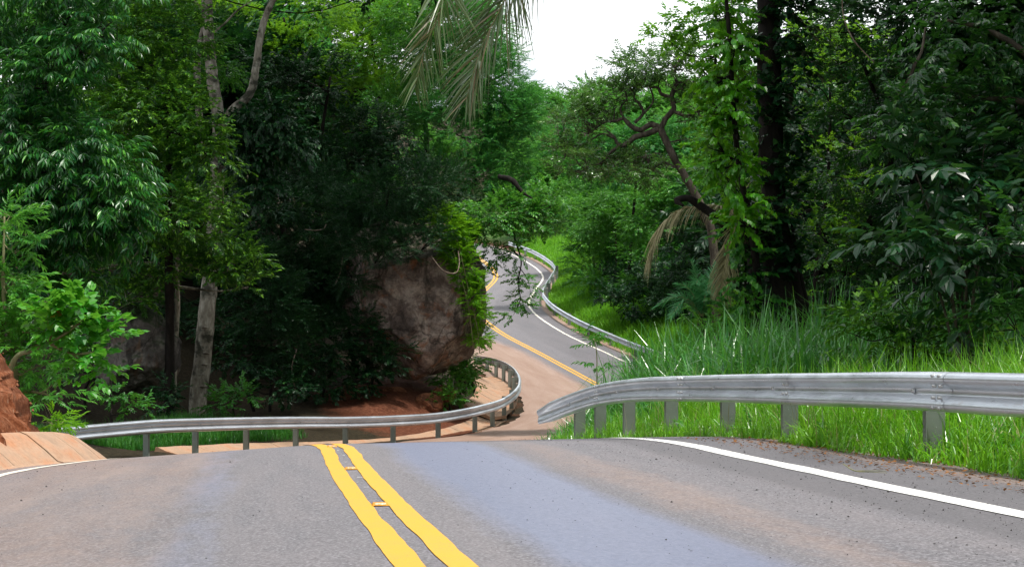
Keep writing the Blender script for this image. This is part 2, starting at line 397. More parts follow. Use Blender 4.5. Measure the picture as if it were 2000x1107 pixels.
RT = nrm(np.gradient(RP[:, :2], axis=0)); RN = np.stack([RT[:, 1], -RT[:, 0]], 1)    # unit vector to the right of travel
HWL = 4.0; HWR = 4.3

def bank(y, d):
    """cross slope of the road: y picks where along it, d metres right of the centre"""
    near = 1 - sstep(24, 40, y)
    far = sstep(60, 85, y) * (1 - sstep(100, 125, y))
    return np.where(d < 0, d * .062 * near, d * .013 * near) + d * .03 * far

def road_near(x, y):
    """signed lateral distance d (right +), smoothed road height, index of the nearest sample"""
    x = np.asarray(x, float).ravel(); y = np.asarray(y, float).ravel()
    sub = RP[::4]; D = np.empty(len(x)); E = np.empty(len(x)); I = np.empty(len(x), int)
    for a in range(0, len(x), 20000):
        sl_ = slice(a, a + 20000)
        d2 = (x[sl_, None] - RP[None, :, 0]) ** 2 + (y[sl_, None] - RP[None, :, 1]) ** 2
        i = d2.argmin(1); I[sl_] = i
        r = np.stack([x[sl_] - RP[i, 0], y[sl_] - RP[i, 1]], 1)
        D[sl_] = np.sqrt(d2[np.arange(len(i)), i]) * np.sign((r * RN[i]).sum(1) + 1e-9)
        q = (x[sl_, None] - sub[None, :, 0]) ** 2 + (y[sl_, None] - sub[None, :, 1]) ** 2
        wt = 1 / (q + 4.0) ** 2.0
        e = (wt * sub[None, :, 2]).sum(1) / wt.sum(1)
        k = sstep(4.5, 13, np.abs(D[sl_]))
        E[sl_] = RP[i, 2] * (1 - k) + e * k
    return D, E, I

def gauss(x, y, cx, cy, sx, sy): return np.exp(-((x - cx) / sx) ** 2 - ((y - cy) / sy) ** 2)

def H(x, y):
    shp = np.shape(x); x = np.asarray(x, float).ravel(); y = np.asarray(y, float).ravel()
    D, E, I = road_near(x, y)
    ry = RP[I, 1]
    z = E + bank(ry, np.clip(D, -HWL, HWR)) - .05
    t = np.maximum(np.abs(D) - np.where(D < 0, 5.3, 5.2), 0)
    # left: cut bank then hill
    cut = sstep(0, 3.0, t) * (.30 + 1.3 * gauss(x, y, -4.5, 70, 7, 8)) * sstep(15, 45, y)
    hill = np.maximum(t - 2.2 - 5 * (1 - sstep(64, 80, y)), 0) * (.50) * sstep(20, 60, y); cap = 14 - 7 * sstep(110, 190, y); hill = np.where(hill > cap, cap + (hill - cap) * .12, hill)
    # right: low bank then gentle rise
    rise = np.maximum(t - .5, 0) * .07; rise += np.clip(t - 16, 0, 50) * (.22 - .10 * sstep(110, 190, y))
    farR = sstep(78, 105, y) * np.minimum(t, 30) * .16
    z += np.where(D < 0, cut + hill, rise + farR)
    z += 1.25 * gauss(x, y, 8, 39, 5.5, 9) * sstep(5.0, 7.5, D) + .45 * gauss(x, y, 4.5, 33, 4, 7) * sstep(4.6, 6.2, D)
    z -= .25 * gauss(x, y, 9, 58, 6, 8)
    z += (np.clip(y - 140, 0, 160) * .085 - np.clip(y - 300, 0, 900) * .03) * sstep(5, 15, np.abs(D))
    z += .18 * fbm(np.stack([x * .35, y * .35, x * 0], 1), 4, 3) * sstep(0, 3, t) + .05 * fbm(np.stack([x * 1.7, y * 1.7, x * 0], 1), 3, 9) * sstep(0, 1, t)
    return z.reshape(shp)
def h1(x, y): return float(H(A([x]), A([y]))[0])

def build_terrain():
    def axis(lo, hi, step, out_lo, out_hi, k=1.13):
        a = list(np.arange(lo, hi, step)); s = step; v = a[-1]
        while v < out_hi: s *= k; v += s; a.append(v)
        s = step; v = a[0]; b = []
        while v > out_lo: s *= k; v -= s; b.append(v)
        return A(b[::-1] + a)
    xs = axis(-14, 14, .3, -900, 900); ys = axis(4, 150, .4, -120, 1500, 1.1)
    X, Y = np.meshgrid(xs, ys); Z = H(X, Y)
    D, _, I = road_near(X.ravel(), Y.ravel()); yy = Y.ravel(); xx = X.ravel(); a = np.abs(D)
    soil = (1 - sstep(4.5, 9.5, a)) * .75
    soil = np.where(D < 0, np.maximum(soil * .5, 1.1 * gauss(xx, yy, -3.6, 65, 3.4, 5)), soil)
    green = np.where(D > 0, sstep(5.2, 6.5, a) * (1 - sstep(9, 14, a)), 0) * .9
    green *= np.where(yy > 26, 1, sstep(5.0, 5.8, a))
    green = np.where((D < 0) & (yy < 52), .0 * a, green)
    ny, nx = X.shape; i = (np.arange(ny - 1)[:, None] * nx + np.arange(nx - 1)[None]).ravel()
    o = mesh_np('terrain', np.stack([X, Y, Z], -1).reshape(-1, 3), np.stack([i, i + 1, i + nx + 1, i + nx], 1), M['terrain'], attr={'soil': soil, 'green': green})
    tag(o, kind='structure')
build_terrain()

def ribbon(i0, i1, d0, d1, nd, dz, wob0=0, wob1=0, seed=0, thin=1, curve=None):
    idx = np.arange(i0, i1); P = RP[idx]; n = RN[idx]
    if thin > 1:
        f = np.arange(i0, i1 - 1, 1 / thin); P = np.stack([np.interp(f, idx, P[:, k]) for k in range(3)], 1)
        n = nrm(np.stack([np.interp(f, idx, n[:, k]) for k in range(2)], 1)); s = f * .5
    else: s = idx * .5
    t = np.linspace(0, 1, nd)
    a = d0 + wob0 * fbm(np.stack([s * 1.6, s * 0, s * 0 + 5], 1), 4, seed)
    b = d1 + wob1 * fbm(np.stack([s * 1.6, s * 0, s * 0 + 9], 1), 4, seed + 20)
    if curve is not None: a = a + curve(P[:, 1]); b = b + curve(P[:, 1])
    D = a[:, None] * (1 - t) + b[:, None] * t
    X = P[:, None, 0] + n[:, None, 0] * D; Y = P[:, None, 1] + n[:, None, 1] * D
    Z = P[:, None, 2] + bank(P[:, None, 1] + 0 * D, D) + dz
    m = len(P); i = (np.arange(m - 1)[:, None] * nd + np.arange(nd - 1)[None]).ravel()
    return np.stack([X, Y, Z], -1).reshape(-1, 3), np.stack([i, i + 1, i + nd + 1, i + nd], 1), np.stack([D, s[:, None] + 0 * D], -1).reshape(-1, 2), Y.ravel(), D.ravel()

def narrow(y): return .30 + .95 * sstep(16.5, 22, y) - 1.25 * sstep(26, 36, y)
def build_road():
    V, Q, uv, y, d = ribbon(0, len(RP), -HWL - .25, HWR + .35, 45, 0, .10, .10, 4)
    x = V[:, 0]
    # dried red mud washed over the inner lane of the dip and along the left edge; sky reflection painted as a bluish, smoother band right of the centre line
    mud = sstep(40, 52, y) * (1 - sstep(88, 104, y)) * (1 - sstep(-1.6, .2, d)) * 1.0
    mud = np.maximum(mud, (1 - sstep(40, 60, y)) * (.16 + .22 * np.exp(-((d - 1.9) / .35) ** 2) + .14 * np.exp(-((d + 2.2) / .9) ** 2)))
    mud = np.maximum(mud, sstep(3.75, 4.3, np.abs(d)) * np.where((d > 0) & (y < 30), .42, .8)); mud = np.maximum(mud, .38 * (1 - sstep(20, 30, y)) * (1 - sstep(-1.5, -.2, d)))
    mud = np.maximum(mud, .18 * sstep(100, 120, y))
    sky_sheen = (1 - sstep(19, 26, y)) * np.exp(-((d - 1.0) / .62) ** 2) * .95 + .45 * sstep(60, 75, y) * np.exp(-((d + .9) / .5) ** 2)
    sky_sheen = np.maximum(sky_sheen, .5 * (1 - sstep(19, 26, y)) * np.exp(-((d + 1.1) / .4) ** 2))
    dark = (1 - sstep(24, 30, y)) * sstep(2.2, 3.2, d) * .9 + .55 * sstep(60, 80, y) * sstep(.3, 1.5, d)
    tag(mesh_np('road', V, Q, M['road'], uv=uv, attr={'mud': mud, 'sky_sheen': sky_sheen, 'dark': dark}), kind='structure')
    def mark(name, i0, i1, a, b, m, wob, seed, curve=None, thin=6):
        V, Q, uv, _, _ = ribbon(i0, i1, a, b, 4, .005, wob, wob, seed, thin, curve)
        tag(mesh_np(name, V, Q, m), kind='structure')
    n = len(RP); k20 = int(np.abs(RP[:, 1] - 34).argmin())
    mark('centre_line_marking', 0, n, -.172, -.046, M['yellow'], .007, 31, thin=4)
    mark('centre_line_marking', 0, n, .046, .172, M['yellow'], .007, 47, thin=4)
    cr = lambda y: .0 * y
    mark('edge_line_marking', 0, k20, 3.27, 3.45, M['white'], .010, 61, thin=4)
    mark('edge_line_marking', k20 - 1, n, 3.29, 3.42, M['whiteold'], .016, 62, thin=4)
    mark('edge_line_marking', 0, k20, -3.50, -3.37, M['whiteold'], .012, 71, narrow, thin=4)
build_road()

# ------------------------------------------------------------------ leaves
def frame(ax, up=None):
    ax = nrm(ax); u0 = A([0, 0, 1.]) + rng.normal(0, .15, ax.shape) if up is None else up
    sd_ = nrm(np.cross(u0, ax)); up_ = np.cross(ax, sd_)
    return np.stack([ax, sd_, up_], -1)         # columns: forward, side, up

def leaf_shape(kind):
    """unit leaf in its own frame: x along, y side, z up; returns verts, quads"""
    if kind == 'blade':      # six vertices folded along the midrib
        return A([[0, 0, 0], [.30, .42, .06], [.68, .36, .03], [1, 0, -.10], [.68, -.36, .03], [.30, -.42, .06]]), [[0, 1, 2, 3], [0, 3, 4, 5]]
    if kind == 'heart':
        return A([[0, 0, 0], [.10, .52, .05], [.62, .40, 0], [1, 0, -.12], [.62, -.40, 0], [.10, -.52, .05]]), [[0, 1, 2, 3], [0, 3, 4, 5]]
    return A([[0, 0, 0], [.45, .5, .08], [1, 0, -.05], [.45, -.5, .08]]), [[0, 1, 2, 3]]      # small: one bent quad

SPEC = {  # shape, leaf length, leaf width ratio, twig length, pairs, droop, spread angle
    'drooping': ('blade', .27, .27, .60, 7, .75, 55), 'small': ('blade', .16, .45, .42, 6, .45, 52), 'dark': ('small', .13, .42, .50, 8, .35, 55),
    'mid': ('blade', .15, .42, .50, 8, .40, 55), 'feather': ('small', .12, .26, .60, 15, .25, 62), 'olive': ('blade', .15, .36, .40, 6, .35, 60),
    'far': ('small', .42, .50, 1.1, 6, .3, 55), 'vine': ('heart', .13, .82, .42, 7, .9, 60), 'lance': ('blade', .17, .24, .36, 8, .25, 48),
    'heart': ('heart', .155, .85, .34, 3, .75, 70), 'big': ('blade', .28, .52, .55, 3, .6, 60), 'ovate': ('blade', .14, .55, .42, 6, .55, 58), 'yellow': ('blade', .16, .46, .5, 7, .5, 55)}

def spray_templates(spec, nv=5):
    shape, ll, wr, tl, pairs, droop, ang = SPEC[spec]; out = []
    LV, LQ = leaf_shape(shape); r = np.random.default_rng(abs(hash(len(spec) * 131 + ord(spec[0]))) % 9999)
    for v in range(nv):
        Vs, Qs, n = [], [], 0
        for i in range(pairs * 2 + 1):
            t = min((i // 2 + .6) / pairs, 1.0); side = 1 if i % 2 else -1
            a = math.radians(ang + r.normal(0, 12)) * side * (1 - .35 * t)
            if i == pairs * 2: a = 0; t = 1
            base = A([t * tl, 0, -droop * .22 * tl * t * t])
            d = A([math.cos(a), math.sin(a), -droop * (1 if spec in ('drooping', 'vine') else .6) + r.normal(0, .22)]); d /= np.linalg.norm(d)
            sd_ = np.cross(A([0, 0, 1.]), d) + A([0, 0, r.normal(0, .35)]); sd_ /= np.linalg.norm(sd_); up = np.cross(d, sd_)
            L_ = ll * r.uniform(.7, 1.15) * (1 - .25 * abs(t - .5))
            X = LV[:, :1] * L_ * d + LV[:, 1:2] * L_ * wr * sd_ + LV[:, 2:] * L_ * up
            Vs.append(X + base + A([.12 * ll, 0, 0])); Qs.append(A(LQ) + n); n += len(LV)
        out.append((np.concatenate(Vs), np.concatenate(Qs)))
    return out
TPL = {k: spray_templates(k) for k in SPEC}

def sprays(spec, P, AX, SC, up=None):
    """verts and quads of a spray of leaves at each point"""
    n = len(P); R = frame(AX, up); var = rng.integers(0, 5, n); V, Q, off = [], [], 0
    for k in range(5):
        m = var == k
        if not m.any(): continue
        tv, tq = TPL[spec][k]
        X = np.einsum('nij,vj->nvi', R[m], tv) * SC[m, None, None] + P[m, None]
        Q.append((tq[None] + (np.arange(m.sum()) * len(tv))[:, None, None]).reshape(-1, 4) + off)
        V.append(X.reshape(-1, 3)); off += V[-1].shape[0]
    return np.concatenate(V), np.concatenate(Q)

def leafarea(spec):
    shape, ll, wr, tl, pairs, droop, ang = SPEC[spec]; return (pairs * 2 + 1) * ll * ll * wr * .6

def sphere_dirs(n, zmin=-.6):
    z = rng.uniform(zmin, 1, n); a = rng.uniform(0, 2 * PI, n); r = np.sqrt(1 - z * z)
    return np.stack([r * np.cos(a), r * np.sin(a), z], 1)

DENS = 1.7
def crown_pts(spec, blobs, clump=.55, lai=3.2, zmin=-.6, droop=.15, facing=None, seed=0):
    """sprays gathered in clumps on the lumpy outside of each blob (x,y,z,rx,ry,rz)"""
    P, AX, SC, CC = [], [], [], []
    for b in blobs:
        c = A(b[:3]); r = A(b[3:6]); ar = PI * (r[0] * r[2] + r[1] * r[2] + r[0] * r[1]) / 1.0
        nsp = int(DENS * lai * ar / leafarea(spec) * .5); per = max(2, int(clump * clump * 5.0 / leafarea(spec) * .55)); per = int(per * 1.9) + 1; ncl = max(4, nsp // per)
        d = sphere_dirs(ncl, zmin); lum = 1 + .30 * fbm(d * 1.7 + A([seed, b[0], b[2]]), 3, 7)
        dep = np.where(rng.random(ncl) < .72, rng.uniform(.84, 1.05, ncl), rng.uniform(.35, .85, ncl))
        C = c + d * r * (lum * dep)[:, None]
        o = sphere_dirs(ncl * per, -.5); rr = rng.random(ncl * per) ** .45 * clump * np.repeat(rng.uniform(.6, 1.35, ncl), per)
        out = np.repeat(nrm(d / r), per, 0)
        pos = np.repeat(C, per, 0) + o * rr[:, None] * A([1, 1, .5])
        ax = nrm(o * A([1, 1, .5]) + out * .7 + rng.normal(0, .35, o.shape) + A([0, 0, -droop]))
        P.append(pos); AX.append(ax); SC.append(rng.uniform(.7, 1.2, len(pos))); CC.append(C)
    return np.concatenate(P), np.concatenate(AX), np.concatenate(SC), CC

def crown(name, parent, spec, mat, blobs, **k):
    P, AX, SC, CC = crown_pts(spec, blobs, **k)
    V, Q = sprays(spec, P, AX, SC)
    return mesh_np(name, V, Q, M[mat], parent, smooth=False), CC

def limbs(parent, mat, trunk_pts, trunk_r, blobs, CC, nlimb=3, name='trunk', bump_=.12, sides=12, rl=.35, twigs=4):
    mb = MB(); mb.tube(trunk_pts, trunk_r, sides, bump_, 5)
    tp = catmull(np.c_[np.asarray(trunk_pts, float), np.asarray(trunk_r, float) * np.ones(len(trunk_pts))], 6)
    for b, C in zip(blobs, CC):
        c = A(b[:3]); up = tp[tp[:, 2] < c[2] + .2]; up = tp if len(up) < 2 else up
        i = int(np.linalg.norm(up[:, :3] - c, axis=1).argmin()); i = min(i, len(up) - 1)
        s = up[i]; r0 = min(s[3] * .7, rl * .6 + .02); mid = (s[:3] + c) / 2 + rng.normal(0, .12, 3) * np.linalg.norm(c - s[:3]) + A([0, 0, -.1])
        mb.tube([s[:3], mid, c], [r0, r0 * .65, r0 * .35], 7, .08, 3)
        for q in C[rng.permutation(len(C))[:twigs]]:
            m2 = (c + q) / 2 + rng.normal(0, .15, 3)
            mb.tube([c * .6 + mid * .4, m2, q], [r0 * .35, r0 * .2, .008], 5, n=4)
    return mb.build(name, M[mat], parent)

def pxblob(px, py, y, rpx, rpy, ry=None):
    """blob whose centre and radii are read off the photograph at distance y"""
    p = W(px, py, y); k = y / FPX; return (p[0], p[1], p[2], rpx * k, ry if ry else max(rpx, rpy) * k * .8, rpy * k)

def tree(name, label, cat, spec, mat, blobs, base=None, tpts=None, tr=None, bark='darkbark', group=None, twigs=4, crown_name='crown', **k):
    """thing > trunk, crown"""
    if tpts is None:
        bx, by = base; z0 = h1(bx, by); cx = np.mean([b[0] for b in blobs]); cy = np.mean([b[1] for b in blobs]); top = max(b[2] for b in blobs)
        tpts = [(bx, by, z0 - .15), (bx * .8 + cx * .2 + rng.normal(0, .45), by * .8 + cy * .2, z0 + (top - z0) * .3), (bx * .45 + cx * .55 + rng.normal(0, .6), by * .45 + cy * .55, z0 + (top - z0) * .65), (cx, cy, top)]
        r = (tr or .16) * .55; tr = [r * 1.25, r, r * .7, r * .3]
    t = thing(name, label, cat, tpts[0], group)
    o, CC = crown(crown_name, t, spec, mat, blobs, **k)
    limbs(t, bark, tpts, tr, blobs, CC, twigs=twigs)
    return t

# ------------------------------------------------------------------ guardrails
PROF = A([(.000, .156), (.020, .154), (.048, .146), (.070, .130), (.082, .112), (.083, .098), (.078, .082), (.060, .062), (.030, .040), (.010, .026), (.006, .018), (.006, -.018), (.010, -.026),
          (.030, -.040), (.060, -.062), (.078, -.082), (.083, -.098), (.082, -.112), (.070, -.130), (.048, -.146), (.020, -.154), (.000, -.156)])
def guardrail(label, P, posts, side, bolts=False, ps=1.0, endcap=None, zoff=0, splice_step=4, seed=0, loc=None, gap_posts=()):
    """P: polyline (x,y,z of the beam's middle); side: +1 when the road face looks to the right of travel; posts: distances along P"""
    P, s = resample(catmull(P, 10), .25); T = nrm(np.gradient(P, axis=0)); Nr = nrm(np.cross(T, A([0, 0, 1.]))) * side; U = nrm(np.cross(Nr, T)) * side
    U = np.where(U[:, 2:3] < 0, -U, U)
    t = thing('guardrail', label, 'guardrail', (P[0][0], P[0][1], P[0][2] - .6))
    dent = .012 * fbm(np.stack([s * .5, s * 0 + seed, s * 0], 1), 3, seed)
    q_ = (s[-1] - s)[:, None, None]; tap = .25 + .75 * sstep(0, .7, q_) if bolts else 1.0; tz = .72 + .28 * sstep(0, .5, q_) if bolts else 1.0
    front = P[:, None] + Nr[:, None] * (PROF[None, :, :1] * ps * tap + dent[:, None, None]) + U[:, None] * PROF[None, :, 1:] * ps * tz
    back = front - Nr[:, None] * .004 - U[:, None] * 0
    n, m = len(P), len(PROF); mb = MB()
    i = (np.arange(n - 1)[:, None] * m + np.arange(m - 1)[None]).ravel(); q = np.stack([i, i + 1, i + m + 1, i + m], 1)
    mb.add(front.reshape(-1, 3), q); mb.add(back.reshape(-1, 3), q[:, ::-1])
    off = n * m; e = []
    for j in (0, m - 1):
        a = np.arange(n - 1) * m + j; e.append(np.stack([a, a + m, a + m + off, a + off], 1))
    mb.Q.append(np.concatenate(e))
    mb.build('beam', M['steel'], t)
    at = lambda d, A_: A([np.interp(d, s, A_[:, k]) for k in range(3)])
    # lapped joints: a short sleeve 3 mm proud with its bolts
    for d in np.arange(splice_step * .5, s[-1] - .3, splice_step):
        k = int(np.abs(s - d).argmin()); k2 = min(k + 1, n - 1); f = front[k:k2 + 2 if k2 + 2 <= n else n] + Nr[k:k2 + 2][:, None] * .0035
        mb = MB(); c = len(f)
        if c < 2: continue
        i = (np.arange(c - 1)[:, None] * m + np.arange(m - 1)[None]).ravel(); mb.add(f.reshape(-1, 3), np.stack([i, i + 1, i + m + 1, i + m], 1))
        ends = f[-1] - Nr[k][None] * .004; mb.add(np.concatenate([f[-1], ends]), [[j, j + 1, j + 1 + m, j + m] for j in range(m - 1)])
        sl2 = mb.build('lap_joint', M['steel'], t)
        for dd in (-.06, .06) if bolts else ():
            for v, dn in ((.125, .068), (-.045, .066), (.045, .058), (-.125, .068)):
                p = at(d + .12 + dd, P) + Nr[k] * (dn - .012) + U[k] * v; mb = MB(); mb.tube([p, p + Nr[k] * .03], [.015, .012], 8, smooth=False); mb.build('splice_bolt', M['bolt'], t)
    for d in posts:
        p = at(d, P); T_ = nrm(at(d, T)); nr = at(d, Nr); T2 = nrm(A([T_[0], T_[1], 0])); n2 = nrm(A([nr[0], nr[1], 0])); gz = h1(p[0], p[1]) - .3
        top = p[2] + .13; R = np.stack([T2, n2, A([0, 0, 1.])], 1)
        mb = MB(); c0 = p - n2 * .175; hh = top - gz; zc = (top + gz) / 2
        mb.box((c0[0], c0[1], zc), .006, .150, hh, R)                                           # web across the road
        for q in (-1, 1):
            f = c0 + n2 * q * .0785 + T2 * .033; mb.box((f[0], f[1], zc), .072, .007, hh, R)    # flanges, C section
        po = mb.build('post', M['post'], t, smooth=False)
        mb = MB(); b = p - n2 * .046; mb.box((b[0], b[1], p[2]), .10, .084, .24, R); mb.build('spacer_block', M['post'], t, smooth=False)
        mb = MB(); b = p + n2 * .004; mb.tube([b, b + n2 * .020], [.022, .019], 8, smooth=False); mb.build('post_bolt', M['bolt'], t)
    return t

def raise_to(P, hgt=.60):
    return [(x, y, z) for x, y, z in P]
# near right rail: beam middle is 0.155 below its top edge
RR = [(5.2, 4.0, -.27), (4.45, 8.2, -.275), (3.62, 12.6, -.285), (3.27, 14.5, -.29), (2.98, 16.6, -.32), (2.62, 19.0, -.355), (2.20, 21.4, -.40), (1.72, 23.6, -.455), (1.30, 25.6, -.56), (.98, 26.9, -.70), (.66, 27.9, -.86), (.42, 28.4, -.98)]
_P, _s = resample(catmull(RR, 10), .25); _px = 1000 + (_P[:, 0] - .0) / _P[:, 1] * FPX
dn = [2.0, 5.8] + [float(_s[_P[:, 1] > 10][np.abs(_px[_P[:, 1] > 10] - q).argmin()]) for q in (1790, 1508, 1392, 1282, 1205, 1149, 1108)]
guardrail('near steel guardrail on the right, along the green verge', RR, dn, -1, bolts=True, seed=2)
def rp(px, py, y):          # beam middle from its top edge in the photograph
    p = W(px, py, y); return (p[0], p[1], p[2] - .15)
LR = [rp(105, 838, 42.5), rp(200, 829, 44.2), rp(302, 821, 46), rp(394, 818, 48), rp(490, 816, 50.5), rp(585, 815, 53), rp(683, 815, 55.5), rp(779, 812, 58), rp(862, 806, 60.8),
      rp(938, 792, 64), rp(985, 777, 67.5), rp(1010, 756, 71.5), rp(1012, 735, 75.5), rp(995, 714, 79.5), rp(965, 701, 84), rp(925, 694, 88.5)]
d = []; Pl, sl_ = resample(catmull(LR, 10), .25)
for px in (302, 394, 490, 585, 683, 779, 862, 938): d.append(float(sl_[:int(len(sl_) * .75)][np.abs(1000 + Pl[:int(len(sl_) * .75), 0] / Pl[:int(len(sl_) * .75), 1] * FPX - px).argmin()]))
while d[-1] < sl_[-1] - 2.4: d.append(d[-1] + 2.35)
guardrail('curving steel guardrail below the crest, in front of the boulders', LR, d, 1, ps=1.14, seed=5)
FR = []
for yy in (80, 84, 88, 93, 98, 104, 110, 116, 122, 128, 134, 141, 149):
    k = int(np.abs(RP[:, 1] - yy).argmin()); dd = 4.25 + .5 * float(sstep(90, 82, yy) if yy < 90 else 0)
    FR.append((RP[k, 0] + RN[k, 0] * dd, RP[k, 1] + RN[k, 1] * dd, RP[k, 2] + float(bank(A([yy]), A([4.0]))[0]) + .56))
_, sf = resample(catmull(FR, 10), .25)
guardrail('distant steel guardrail on the right of the climbing bend', FR, list(np.arange(1.5, sf[-1], 4.0)), -1, ps=1.0, seed=9)

# ------------------------------------------------------------------ reflective studs, grit, gutters
def road_pt(y, dlat):
    i = int(np.abs(RP[:, 1] - y).argmin()); p = RP[i]; n = RN[i]
    return A([p[0] + n[0] * dlat, p[1] + n[1] * dlat, p[2] + float(bank(A([p[1]]), A([dlat]))[0])]), RT[i]
def stud(y, dlat, label):
    p, t2 = road_pt(y, dlat); R = np.stack([A([t2[1], -t2[0], 0]), A([t2[0], t2[1], 0]), A([0, 0, 1.])], 1)
    t = thing('road_stud', label, 'road stud', p, 'reflective studs between the yellow lines')
    mb = MB(); w_, l_, hh = .050, .040, .020
    v = A([[-w_, -l_, .003], [w_, -l_, .003], [w_, l_, .003], [-w_, l_, .003], [-w_ * .85, -l_ * .55, hh], [w_ * .85, -l_ * .55, hh], [w_ * .85, l_ * .55, hh], [-w_ * .85, l_ * .55, hh]]) @ R.T + p
    mb.add(v, [[4, 5, 6, 7], [0, 1, 5, 4], [1, 2, 6, 5], [2, 3, 7, 6], [3, 0, 4, 7]]); mb.build('body', M['stud'], t, smooth=False)
    mb = MB(); q = A([[-w_ * .7, -l_ * .86, .0085], [w_ * .7, -l_ * .86, .0085], [w_ * .66, -l_ * .66, .0185], [-w_ * .66, -l_ * .66, .0185]]) + A([0, -.002, .001])
    mb.add(q @ R.T + p, [[0, 1, 2, 3]]); mb.build('reflector', M['reflector'], t, smooth=False)
stud(10.9, .0, 'yellow reflective stud between the yellow lines, nearest the camera')
stud(14.6, .0, 'yellow reflective stud between the yellow lines, halfway to the crest')
stud(18.2, -.03, 'yellow reflective stud at the crest, where the yellow lines vanish')

def flecks():
    mb = MB()
    for y, d_, w_, l_ in ((12.5, .01, .018, .03), (12.9, -.025, .010, .02), (13.3, .02, .022, .05), (14.2, .02, .02, .04), (15.3, .0, .014, .04), (16.3, .01, .012, .05), (17.3, -.01, .012, .06)):
        p, t2 = road_pt(y, d_ + .0); n2 = A([t2[1], -t2[0], 0]); t3 = A([t2[0], t2[1], 0]); p = p + A([0, 0, .004])
        mb.add([p - n2 * w_ - t3 * l_ * .3, p + n2 * w_ - t3 * l_ * .2, p + n2 * w_ * .9 + t3 * l_ * .3, p - n2 * w_ * .85 + t3 * l_ * .25], [[0, 1, 2, 3]])
    tag(mb.build('paint_fleck_marking', M['white'], smooth=False), kind='structure')
flecks()

def scatter_grit():
    n = 5200; y = 7 + 15 * rng.random(n) ** 1.1
    u = rng.random(n); d_ = np.where(u < .45, rng.uniform(2.2, 4.7, n), np.where(u < .62, rng.normal(-3.7, .35, n), rng.uniform(-3.9, 4.2, n)))
    d_ = np.where(np.abs(d_) < .3, 1.2, d_)
    i = np.abs(RP[None, :, 1] - y[:, None]).argmin(1); P = RP[i]; nn = RN[i]
    jy = rng.uniform(-.25, .25, n)
    pos = np.stack([P[:, 0] + nn[:, 0] * d_ + RT[i, 0] * jy, P[:, 1] + nn[:, 1] * d_ + RT[i, 1] * jy, P[:, 2] + bank(P[:, 1], d_) + .003], 1)
    r = rng.lognormal(-5.95, .5, n) * np.where(np.abs(d_) > 2.2, 1.15, .75); r = np.clip(r, .0012, .013)
    oc = A([[1, 0, 0], [0, 1, 0], [-1, 0, 0], [0, -1, 0], [0, 0, 1], [0, 0, -.4]]) * 1.
    V = pos[:, None] + oc[None] * r[:, None, None] * rng.uniform(.6, 1.3, (n, 6, 1)) * A([1, 1, .7])
    T = A([[0, 1, 4], [1, 2, 4], [2, 3, 4], [3, 0, 4], [1, 0, 5], [2, 1, 5], [3, 2, 5], [0, 3, 5]])
    F = (T[None] + (np.arange(n) * 6)[:, None, None]).reshape(-1, 3)
    tag(mesh_np('loose_grit', V.reshape(-1, 3), F, M['pebble'], smooth=False), 'dark loose grit strewn over the near asphalt', 'grit', kind='stuff')
scatter_grit()

def gutter(label, P, prof, slab=None, mat='concrete', seed=0):
    """concrete channel: prof = (offset to the side, height) points swept along P; one part per cast slab"""
    P, s = resample(catmull(P, 10), .25); T = nrm(np.gradient(P[:, :2], axis=0)); Nl = np.stack([-T[:, 1], T[:, 0]], 1)
    t = thing('concrete_gutter', label, 'gutter', P[0]); prof = A(prof)
    X = P[:, None, 0] + Nl[:, None, 0] * prof[None, :, 0]; Y = P[:, None, 1] + Nl[:, None, 1] * prof[None, :, 0]; Z = P[:, None, 2] + prof[None, :, 1] + 0 * X
    V = np.stack([X, Y, Z], -1); V[..., 2] += .012 * fbm(V * 1.5, 3, seed); m = len(prof); step = max(2, int(round((slab or 2.) / .25))); a = 0
    while a < len(P) - 1:
        b = min(a + step, len(P) - 1); v = V[a:b + 1].copy(); v[-1] = v[-1] * .93 + v[-2] * .07
        v[..., 2] += rng.normal(0, .006); c = b - a + 1; mb = MB(); i = (np.arange(c - 1)[:, None] * m + np.arange(m - 1)[None]).ravel()
        mb.add(v.reshape(-1, 3), np.stack([i, i + m, i + m + 1, i + 1], 1))
        for e in (0, c - 1): w2 = v[e].copy(); w2[:, 2] -= .12; mb.add(np.concatenate([v[e], w2]), [[j, j + 1, j + 1 + m, j + m] for j in range(m - 1)])
        mb.build('slab', M[mat], t, smooth=False); a = b
    return t
# gutter behind the curved guardrail
GP = []
for k in np.linspace(0.12, .985, 16):
    p = Pl[int(k * (len(Pl) - 1))]; t_ = nrm((Pl[min(int(k * (len(Pl) - 1)) + 2, len(Pl) - 1)] - p)[:2]); nl = A([-t_[1], t_[0]])
    GP.append((p[0] + nl[0] * .35, p[1] + nl[1] * .35, p[2] - .60))
gutter('narrow concrete gutter behind the straighter left part of the curving guardrail', GP[:9], [(-.28, -.18), (-.05, -.18), (.2, -.20), (.55, -.12), (.80, -.02), (.88, -.02), (.92, -.2)], 2.0, seed=4)
gutter('broad stained concrete gutter slabs inside the tight bend of the curving guardrail', GP[8:], [(-.30, .01), (-.05, .0), (.25, -.05), (.75, .13), (1.25, .42), (1.40, .46), (1.46, .30)], 1.6, seed=6)
# sloping concrete apron by the near left edge
LG = [road_pt(y, dl + float(narrow(y)))[0] + A([0, 0, z]) for y, dl, z in ((8, -4.0, .0), (11.5, -3.95, .0), (14, -3.9, .0), (16.4, -3.85, .0), (18.6, -3.8, -.0), (20.4, -3.75, .0), (22.4, -3.7, -.03), (24.2, -3.68, -.16))]
gutter('orange-stained concrete kerb slabs sloping up to the red earth on the left', LG, [(-.02, .0), (.06, .02), (.20, .14), (.42, .30), (.50, .33), (.62, .31), (.66, .1)], 1.1, seed=7)

